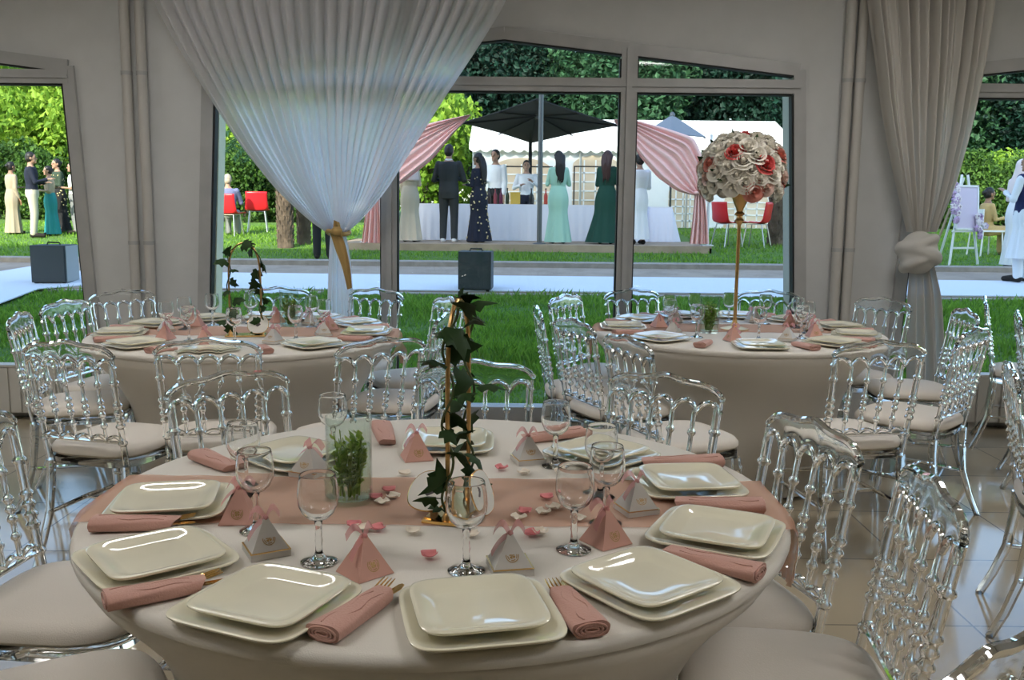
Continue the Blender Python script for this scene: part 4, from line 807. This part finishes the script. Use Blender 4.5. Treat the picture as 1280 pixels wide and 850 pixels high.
# ------------------------------------------------------------------ rear table settings
NM = {'L': ('left rear', T2), 'R': ('right rear', T3)}
def setting(k, angs):
    nm, T = NM[k]
    for i, (deg, where) in enumerate(angs):
        a = math.radians(deg); z = ZT+.001; gp_ = ' on the %s table' % nm
        x, y = T.x+.60*cos(a), T.y+.60*sin(a); BIG.put((x, y, z), a, 'large ivory plate under another at the %s of the %s table' % (where, nm), 'large plates'+gp_); SML.put((x, y, z+.0148), a+.04, 'small ivory plate on top at the %s of the %s table' % (where, nm), 'small plates'+gp_)
        nx = sorted((dd-deg) % 360 for dd, _ in angs)[1]; b = a + math.radians(nx/2); x, y = T.x+.63*cos(b), T.y+.63*sin(b); NAP.put((x, y, z), b+PI, 'folded pink napkin beside the plate at the %s of the %s table' % (where, nm), 'napkins'+gp_)
        b = a + .12; r_ = .36 + .02*(i % 2); x, y = T.x+r_*cos(b), T.y+r_*sin(b); GLS.put((x, y, z), 0, 'wine glass inside the plate at the %s of the %s table' % (where, nm), 'wine glasses'+gp_)
        b = a - .22; x, y = T.x+.41*cos(b), T.y+.41*sin(b)
        ok = all(math.hypot(x-q[0], y-q[1]) > .11 for q in AVOID[k])
        if ok: (BXW if i % 2 else BXP).put((x, y, z+.003), b+.6, ('white' if i % 2 else 'pink')+' favour box by the plate at the %s of the %s table' % (where, nm), 'favour boxes'+gp_)
AVOID = {'L': [tuple(tp(362, 408).xy), tuple(tp(308, 420).xy), tuple(tp(322, 421).xy)], 'R': [tuple(tp(886, 416).xy), tuple(tp(928, 412).xy)]}
setting('L', [(-90, 'front'), (-45, 'front right'), (-128, 'front left'), (-168, 'left edge'), (158, 'back left edge'), (0, 'right edge'), (34, 'back right edge'), (66, 'back right'), (96, 'back'), (127, 'back left')])
setting('R', [(-93, 'front'), (-54, 'front right'), (-20, 'right edge'), (12, 'back right edge'), (44, 'back right'), (76, 'back'), (110, 'back left'), (143, 'back left edge'), (177, 'left edge'), (219, 'front left')])
# ------------------------------------------------------------------ flower ball on its gold stand
p = tp(918, 412); zc = 1.455 - ZT
o = empty('flower_stand', (p.x, p.y, ZT+.001), 0, 'tall slim gold trumpet stand on the right rear table', 'flower stand')
MB().lathe([(0, 0), (.075, 0), (.075, .006), (.02, .02), (.011, .05), (0, .05)], 28).build('foot_plate', 'goldp', o); MB().lathe([(.010, .045), (.0095, zc*.5), (.010, zc-.13)], 14).build('stem_pole', 'goldp', o)
MB().lathe([(.010, zc-.135), (.016, zc-.125), (.026, zc-.112), (.016, zc-.10), (.014, zc-.09), (.028, zc-.078), (.016, zc-.066), (.020, zc-.05), (.034, zc-.02), (.048, zc+.02), (.052, zc+.05), (.044, zc+.05), (.03, zc-.01), (0, zc-.02)], 24).build('trumpet_cup', 'goldp', o)
o = empty('flower_arrangement', (p.x, p.y, ZT+zc+.04), 0, 'large drum of white, blush and coral roses on the gold stand', 'flowers')
def rose(seed):
    r = random.Random(seed); mb = MB(); mb.ball((0, 0, .020), (.009, .009, .014), 10, 7)
    for ring, (n, rad, h, op) in enumerate(((3, .010, .040, .0), (3, .015, .040, .12), (4, .023, .037, .35), (5, .031, .032, .65), (6, .039, .024, 1.0))):
        for k in range(n):
            a = 2*PI*k/n + ring*.6 + r.uniform(-.15, .15); G = []
            for i in range(6):
                t = i/5; rr = rad*(.35+.65*t**.7) + op*.007*t**3; z = h*t - op*.008*max(0, t-.7)*3
                wd = 1.75*(PI/n)*sin(PI*(.2+.55*t)); G.append([((rr-.004*abs(u)*0)*cos(a+u*wd), rr*sin(a+u*wd), z-.006*u*u*t*t) for u in (-1, -.66, -.33, 0, .33, .66, 1)])
            mb.grid(G)
    return mb.mesh('rose', 70)
RM = [rose(1), rose(2)]; rr_ = random.Random(21); pts = []; N_ = 92
for i in range(N_):
    zz = -.46 + 1.46*(i+.5)/N_; w = i*2.39996; q = math.sqrt(max(0, 1-min(1, abs(zz))**2.6)) if zz > 0 else 1-.12*abs(zz); pts.append(Vector((q*cos(w)*.205, q*sin(w)*.205, .085+zz*.205)))
MT['rose_p'] = mat('coral_pink_rose', (.72, .28, .22), .6, noise=.08)
def near(L_): return {min((i for i, q in enumerate(pts) if q.y < .06), key=lambda i: (pts[i].x-x)**2+(pts[i].z-z)**2) for x, z in L_}
RED = near([(-.075, .17), (.055, .155), (-.01, .27), (.2, .03)]); CORAL = near([(-.02, .0), (.19, .06), (-.2, .14), (.14, .2)]) - RED
for i, q in enumerate(pts):
    x = rr_.random(); m_ = 'rose_r' if i in RED else 'rose_p' if i in CORAL else 'rose_w' if x < .80 else 'rose_b'; ro = link_own('rose', RM[i % 2], m_, o)
    d = (q-Vector((0, 0, .03))).normalized(); ro.location = q - d*.02; ro.rotation_euler = d.to_track_quat('Z', 'Y').to_euler(); s_ = rr_.uniform(1.0, 1.4); ro.scale = (s_, s_, s_)
lf = MB()
for i in range(90):
    q = pts[rr_.randrange(N_)]; d = q.normalized(); u = (d*.6+Vector((rr_.uniform(-1, 1), rr_.uniform(-1, 1), rr_.uniform(-1, 1)))*.6)*.05; v = d.cross(u).normalized()*.014; b = q*.96; lf.add([b, b+u*.5+v, b+u, b+u*.5-v], [(0, 1, 2, 3)])
lf.build('leaf_spray', 'ivy', o, 0); MB().ball((0, 0, .10), (.165, .165, .12), 20, 12).build('foam_core', 'vine', o)
# ================================================================== PEOPLE
def limb(mb, P, R, n=10):
    P = [Vector(p) for p in P]; mb.tube(P, R, n)
    for p, r in zip(P, R): mb.ball(tuple(p), r, n, 6)
def ering(z, rx, ry, cy=0, cx=0, n=20): return [(cx+rx*cos(2*PI*i/n), cy+ry*sin(2*PI*i/n), z) for i in range(n)]
def person(px, Y, z, rz, H, fem, label, la, ra, skin='skin', top=None, top_off=.016, sleeve=1.0, legs='trousers', legcol=None, dress=None, hem=.03, shoes='shoe', hair='short', haircol='hair', sit=False, stride=0, head=(0, 0), jacket=False, scarf=None, xoff=0, dots=None, flare=.30, vest=None):
    """la / ra: (elbow, wrist) for the left / right arm, in shoulder-relative metres at H=1.7 ; x is outward"""
    k = H/1.7; p = at(px, 300, Y); o = empty('person', (p.x+xoff, Y, z), rz, label, 'person'); f = 0 if fem is False else 1
    hz = .90; dz = (.50-hz) if sit else 0                     # pelvis height
    sw = .143 if fem else .178
    tor = [(.80, .150, .105), (.88, .165 if fem else .158, .115), (.96, .148, .105), (1.06, .122 if fem else .138, .092), (1.18, .138 if fem else .155, .108), (1.28, .148 if fem else .168, .112), (1.36, .150 if fem else .178, .095), (1.41, .10, .075), (1.45, .055, .055)]
    def T(zz): return zz + dz
    hx = .085; ls = []
    for s in (-1, 1):
        if sit: ls.append([(s*hx, .0, .50), (s*.10, .40, .50), (s*.10, .40+.04, .075), (s*.10, .57, .03)])
        else:
            st = s*stride; ls.append([(s*hx, 0, .87), (s*.095, .02+st*.5, .48), (s*.10, -.02+st, .08), (s*.115, .15+st, .03)])
    arms = []
    for s, (e, w) in ((-1, la), (1, ra)):
        sh = Vector((s*sw, 0, T(1.362))); E = sh + Vector((s*e[0], e[1], e[2])); Wr = sh + Vector((s*w[0], w[1], w[2])); arms.append((s, sh, E, Wr))
    hy, hp = head; hc = Vector((0, .02+.05*hp, T(1.585)-.02*abs(hp)))
    b = MB(); b.loft([ering(T(z_), rx*.93, ry*.93) for z_, rx, ry in tor]); limb(b, [(0, -.005, T(1.40)), hc+Vector((0, -.01, -.05))], [.056, .05])
    for L_ in ls: limb(b, L_[:3], [.083, .056, .040]); limb(b, [L_[2], ((L_[2][0]+L_[3][0])/2, (L_[2][1]+L_[3][1])/2, L_[3][2]+.02), L_[3]], [.040, .036, .026])
    for s, sh, E, Wr in arms:
        limb(b, [sh, E, Wr], [v*(.88 if fem else 1) for v in (.048, .039, .027)]); d = (Wr-E).normalized(); sd = d.cross(Vector((0, 0, 1))); sd = sd.normalized() if sd.length > .1 else Vector((0, 1, 0)); nn = sd.cross(d)
        pc = Wr + d*.05; b.loft([[tuple(Wr+d*t + sd*w_*cos(a) + nn*.014*sin(a)) for a in [2*PI*i/10 for i in range(10)]] for t, w_ in ((0, .024), (.03, .034), (.07, .040), (.095, .036))])
        for q, ln in ((-1.5, .055), (-.5, .070), (.5, .075), (1.5, .065)):
            st = Wr + d*.085 + sd*q*.019; limb(b, [st, st+d*ln*.5-nn*.006, st+d*ln*.85-nn*.022], [.0095, .009, .0075], 8)
        st = Wr + d*.025 + sd*.028; limb(b, [st, st+d*.03+sd*.028-nn*.008, st+d*.062+sd*.034-nn*.012], [.012, .0105, .008], 8)
    hd = MB(); hd.ball((0, 0, .015), (.075, .092, .10), 18, 14); hd.ball((0, .025, -.05), (.055, .062, .062), 14, 10); limb(hd, [(0, .088, .005), (0, .105, -.022)], [.010, .015]); hd.ball((0, .080, -.062), (.024, .012, .009)); hd.ball((0, .076, -.095), (.028, .018, .018))
    hd.ball((-.032, .082, .022), (.02, .012, .007)); hd.ball((.032, .082, .022), (.02, .012, .007))
    for s in (-1, 1): hd.ball((s*.076, -.005, -.005), (.010, .020, .030))
    Mh = Matrix.Translation(hc) @ Matrix.Rotation(hy, 4, 'Z') @ Matrix.Rotation(-hp, 4, 'X')
    hv = [tuple(Mh @ Vector(q)) for q in hd.v]; b.add(hv, hd.f)
    sc = lambda mb: (setattr(mb, 'v', [(x*k, y*k, z_*k) for x, y, z_ in mb.v]), mb)[1]
    remesh(sc(b), 'body', skin, o, .0095, 2)
    ey = MB()
    for s in (-1, 1): ey.ball(tuple(Mh @ Vector((s*.031, .083, .006))), .0115, 8, 6)
    sc(ey).build('eyes', 'eye', o)
    for s in (-1, 1): MB() 
    br = MB(); 
    for s in (-1, 1): br.tube([tuple(Mh @ Vector((s*q, .092-.012*abs(q)/.05, .028+.004*sin(q*60)))) for q in (.016, .032, .048)], .0042, 6)
    sc(br).build('eyebrows', haircol, o); mo = MB(); mo.tube([tuple(Mh @ Vector((q, .0905-.2*abs(q)*.4, -.062))) for q in (-.022, 0, .022)], .005, 6)
    MT.setdefault('lip', mat('lip', (.33, .11, .09), .5)); sc(mo).build('lips', 'lip', o)
    # hair
    h = MB()
    if hair != 'none':
        h.ball((0, -.012, .030), (.083, .096, .098), 18, 12); h.ball((0, -.035, -.01), (.080, .075, .085), 16, 10)
        if hair == 'long':
            h.loft([ering(zz, rx, ry, cy, 0, 18) for zz, rx, ry, cy in ((.06, .07, .05, -.05), (-.05, .074, .046, -.070), (-.15, .074, .038, -.105), (-.24, .072, .032, -.128), (-.33, .062, .024, -.136), (-.40, .03, .014, -.138))])
            rs = random.Random(px)
            for q in range(16):
                a0 = -PI*(q+.5)/16; ln = rs.uniform(.36, .56); wv = rs.uniform(0, 6)
                h.tube([(.082*cos(a0)*(1-.25*t*t)+.010*sin(wv+t*7), -.045-.100*min(1, t*2.2)**.8+.034*sin(a0)*(1-.6*t), .05-ln*t) for t in [i/10 for i in range(11)]], [.018*(1-.65*(i/10)**2) for i in range(11)], 6)
        if hair == 'bun': h.ball((0, -.105, .02), .045)
        if hair == 'cap': h.lathe([(.086, .035), (.088, .06), (.08, .105), (0, .115)], 20)
        h.v = [tuple(Mh @ Vector(q)) for q in h.v]
        # keep the face free
        Mi = Mh.inverted()
        def clear(q): l = Mi @ Vector(q); return tuple(Mh @ Vector((l.x, min(l.y, .045 + max(0, (l.z-.035))*.9) if l.y > 0 else l.y, l.z)))
        h.v = [clear(q) for q in h.v]; remesh(sc(h), 'hair', haircol, o, .010, 1)
    if scarf:
        g = MB(); g.ball((0, -.02, .02), (.098, .105, .115), 18, 12); g.loft([ering(zz, rx, ry, cy, 0, 18) for zz, rx, ry, cy in ((.0, .09, .09, -.035), (-.15, .13, .11, -.03), (-.26, .19, .14, -.02), (-.42, .20, .15, -.03), (-.44, .17, .12, -.03))])
        g.v = [tuple(Mh @ Vector(q)) for q in g.v]; Mi = Mh.inverted()
        def clear2(q): l = Mi @ Vector(q); return tuple(Mh @ Vector((l.x, min(l.y, .05), l.z)) if l.z > -.11 else Vector(q))
        g.v = [clear2(q) for q in g.v]; remesh(sc(g), 'headscarf', scarf, o, .014, 3)
    # clothes
    if top:
        t = MB(); off = top_off; lo = T(.80 if jacket else .86)
        rg = [(z_, rx+off, ry+off) for z_, rx, ry in tor if z_ >= (.80 if jacket else .88)]
        if jacket: rg = [(.76, .172, .125)] + [(z_, rx+(.012 if z_ < 1.1 else .006), ry+.008) for z_, rx, ry in rg]
        t.loft([ering(T(z_), rx, ry) for z_, rx, ry in rg if z_ < 1.43])
        for s, sh, E, Wr in arms:
            P = [sh, E, E.lerp(Wr, .88)] if sleeve >= 1 else [sh, sh.lerp(E, .75)]; g_ = .86 if fem else 1; limb(t, P, [v*g_ for v in (([.064, .054, .043] if jacket else [.060, .052, .040]) if sleeve >= 1 else [.062, .058])])
        remesh(sc(t), 'jacket' if jacket else 'top', top, o, .013, 3)
        if jacket:
            c = MB(); c.lathe([(.062, T(1.40)), (.066, T(1.44)), (.060, T(1.455)), (.055, T(1.44))], 18); sc(c).build('shirt_collar', 'shirt', o)
    if vest:
        t = MB(); t.loft([ering(T(z_), rx+.034, ry+.032) for z_, rx, ry in tor if .86 < z_ < 1.38]); 
        for s, sh, E, Wr in arms: t.ball(tuple(sh+Vector((-s*.03, 0, .01))), (.075, .075, .07))
        remesh(sc(t), 'vest', vest, o, .013, 3)
    if legcol and (not dress or hem > .2):
        t = MB(); t.loft([ering(T(z_), rx+.016, ry+.016) for z_, rx, ry in ((.80, .145, .10), (.88, .16, .115), (.97, .148, .105))])
        for L_ in ls: limb(t, L_[:3], [.100, .074, .062])
        remesh(sc(t), 'trousers', legcol, o, .013, 3)
    if dress:
        t = MB(); n = 72; R_s = []
        if sit:
            t.loft([ering(T(z_), rx+.018, ry+.018) for z_, rx, ry in tor if .79 < z_ < 1.10])
            for L_ in ls: limb(t, [L_[0], L_[1], (L_[2][0], L_[2][1], L_[2][2]+.06)], [.115, .10, .105])
            remesh(sc(t), 'skirt', dress, o, .014, 4)
        else:
            for q in [i/14 for i in range(15)]:
                z_ = 1.08 + (hem-1.08)*q; r0 = .128 + (flare-.128)*q**1.3 + .045*sin(PI*min(1, q*2.2))*(q < .46); ry = r0*.80
                R_s.append([((r0*(1+.07*q*sin(9*a+1)+.03*q*sin(17*a)))*cos(a), (ry*(1+.07*q*sin(9*a+1)))*sin(a) - .02*q, z_) for a in [2*PI*i/n for i in range(n)]])
            t.loft(R_s, False); sk = sc(t).build('skirt', dress, o, 80)
        if dots:
            dm = MB(); r = random.Random(4)
            for i in range(90):
                a = r.uniform(0, 2*PI); q = r.uniform(.02, .98); z_ = 1.08+(hem-1.08)*q; r0 = .128+(flare-.128)*q**1.3+.045*sin(PI*min(1, q*2.2))*(q < .46)+.002
                dm.ball((r0*1.04*cos(a), r0*.83*sin(a)-.02*q, z_), .016, 6, 4)
            for i in range(30): a = r.uniform(0, 2*PI); z_ = r.uniform(1.12, 1.36); dm.ball((.168*cos(a), .125*sin(a), z_), .012, 6, 4)
            sc(dm).build('gold_motifs', dots, o)
    if shoes:
        t = MB()
        for L_ in ls: a, c = Vector(L_[2]), Vector(L_[3]); limb(t, [a+Vector((0, -.02, -.035)), a.lerp(c, .5)+Vector((0, 0, -.005)), c+Vector((0, .015, .008))], [.048, .045, .036])
        remesh(sc(t), 'shoes', shoes, o, .012, 2)
    return o
dn = ((.03, -.02, -.29), (.04, .06, -.54))                    # arm hanging
fw = ((.04, .03, -.28), (-.08, .25, -.26))                    # forearm forward
hip = ((.10, -.06, -.27), (.0, .14, -.30))
up = ((.06, .12, -.25), (-.06, .28, -.08))
PZ = DZ + .001
person(513, 17.1, PZ, -.35, 1.63, True, 'person in a cream saree left of the bar, head hidden by the pink drape', dn, fw, top='beige', dress='beige', hair='bun', flare=.24, scarf='pinkwhite')
person(561, 17.0, PZ, -.12, 1.76, False, 'person in a charcoal suit and white shoes, back to us at the bar', ((.09, .02, -.27), (-.06, .22, -.26)), ((.09, .02, -.27), (-.05, .22, -.24)), top='charcoal', jacket=True, legcol='charcoal', shoes='whiteshoe')
person(598, 17.05, PZ, .95, 1.62, True, 'person in a long navy dress with gold dots, facing the man in the suit', fw, ((.05, .02, -.28), (-.02, .22, -.20)), top='navy', dress='navy', hair='long', dots='dotgold', flare=.27)
person(619, 19.6, PZ, 2.6, 1.83, False, 'tall barman in a white shirt behind the bar', dn, fw, top='shirt', legcol='black_cloth')
person(657, 19.3, PZ, PI, 1.60, False, 'shorter barman in a white shirt behind the bottles, facing us', ((.10, .05, -.24), (-.05, .20, -.12)), ((.09, .06, -.26), (-.06, .24, -.20)), top='shirt', legcol='navy')
person(697, 16.95, PZ, .15, 1.66, True, 'person in a mint green long dress with waist length dark hair, back to us', ((.06, .05, -.27), (.02, .26, -.22)), ((.07, .06, -.27), (.06, .28, -.22)), top='mint', dress='mint', hair='long', flare=.25)
person(757, 17.0, PZ, -.25, 1.68, True, 'person in a dark green long dress with long reddish hair, back to us', fw, ((.06, .04, -.28), (.0, .24, -.25)), top='dgreen', dress='dgreen', hair='long', haircol='hair_r', flare=.37)
person(797, 16.9, PZ, .3, 1.62, False, 'person in a long white robe half hidden by the right mullion', dn, fw, top='robe', dress='robe', hem=.10, hair='short', flare=.22, legcol='robe')
# left garden group
def G(px, Y): return gz(Y)+.005
person(44, 17.9, G(44, 17.9), -1.15, 1.62, False, 'person in a dark navy shirt and khaki trousers standing in the left garden', fw, ((.05, .08, -.26), (-.02, .30, -.20)), top='navy', legcol='khaki', head=(0, -.05))
person(19, 18.6, G(0, 18.6), -.5, 1.42, True, 'person in a pale patterned saree left of the man in khaki trousers', fw, dn, top='sand', dress='sand', hair='bun', flare=.22, skin='skin_d')
person(66, 18.4, G(0, 18.4), 2.1, 1.35, True, 'person in a teal skirt holding on beside the man in khaki trousers', fw, fw, top='sand', dress='teal', hair='bun', flare=.24)
person(77, 19.0, G(0, 19.0), 2.4, 1.48, True, 'person in a dark floral dress with gold dots in the left garden', fw, fw, top='floral', dress='black_cloth', hair='bun', dots='dotgold', flare=.26)
person(96, 18.7, G(0, 18.7), 1.9, 1.42, False, 'young person in a white shirt and grey trousers right of the garden group', fw, dn, top='shirt', legcol='greytrouser', sleeve=.5)
o = person(287, 18.62, G(0, 18.62)-.02, .1, 1.62, False, 'person in a purple grey shirt sitting on a red chair, back to us', fw, up, top='bluegrey', sit=True, legcol='greytrouser', haircol='hair_g')
person(404, 14.75, G(0, 14.75)+.02, .2, 1.70, False, 'person in dark trousers mostly hidden behind the large white curtain', dn, dn, top='black_cloth', legcol='black_cloth')
# right garden group
person(WCH[0]-1, WCH[1], G(0, WCH[1])-.02, WCH[2], 1.58, True, 'person in a mustard outfit sitting on a white chair in the right garden', fw, ((.05, .06, -.26), (-.04, .30, -.22)), top='mustard', sit=True, dress='mustard', hair='bun', skin='skin_d')
person(1280, 12.75, gz(12.75)+.045, .5, 1.74, False, 'person in a navy vest over a long white robe at the right edge', ((.10, .02, -.26), (.02, .20, -.16)), dn, top='robe', vest='navyvest', dress='robe', hem=.32, flare=.25, legcol='robe', hair='short')
person(1270, 14.4, gz(14.4)+.035, -.9, 1.66, True, 'person in a pale robe and pinkish white headscarf beside the navy vest', fw, fw, top='pinkwhite', dress='robe', hem=.05, scarf='pinkwhite', hair='none', flare=.2)
# ================================================================== LIGHT
w = bpy.data.worlds.new('world'); S.world = w; w.use_nodes = True; nt = w.node_tree; bg = nt.nodes['Background']
sk = nt.nodes.new('ShaderNodeTexSky'); sk.sky_type = 'NISHITA'; sk.sun_disc = False; sk.sun_elevation = math.radians(34); sk.sun_rotation = math.radians(200); sk.altitude = 100; sk.air_density = 1.0; sk.dust_density = 1.5
nt.links.new(sk.outputs[0], bg.inputs[0]); bg.inputs[1].default_value = .40
sd = bpy.data.lights.new('sun', 'SUN'); sd.energy = 5.0; sd.angle = math.radians(.6); sd.color = (1, .93, .80); so = bpy.data.objects.new('sun', sd); C.objects.link(so)
so.rotation_euler = Vector((.30, 1.0, -.70)).to_track_quat('-Z', 'Y').to_euler(); so.location = (0, -10, 20)
vs = S.view_settings; vs.view_transform = 'Standard'; vs.look = 'None'; vs.exposure = .78; vs.gamma = 1; vs.use_curve_mapping = False
cy = S.cycles; cy.max_bounces = 14; cy.transmission_bounces = 14; cy.transparent_max_bounces = 24; cy.diffuse_bounces = 4; cy.glossy_bounces = 6; cy.caustics_refractive = False; cy.caustics_reflective = False; cy.sample_clamp_indirect = 6
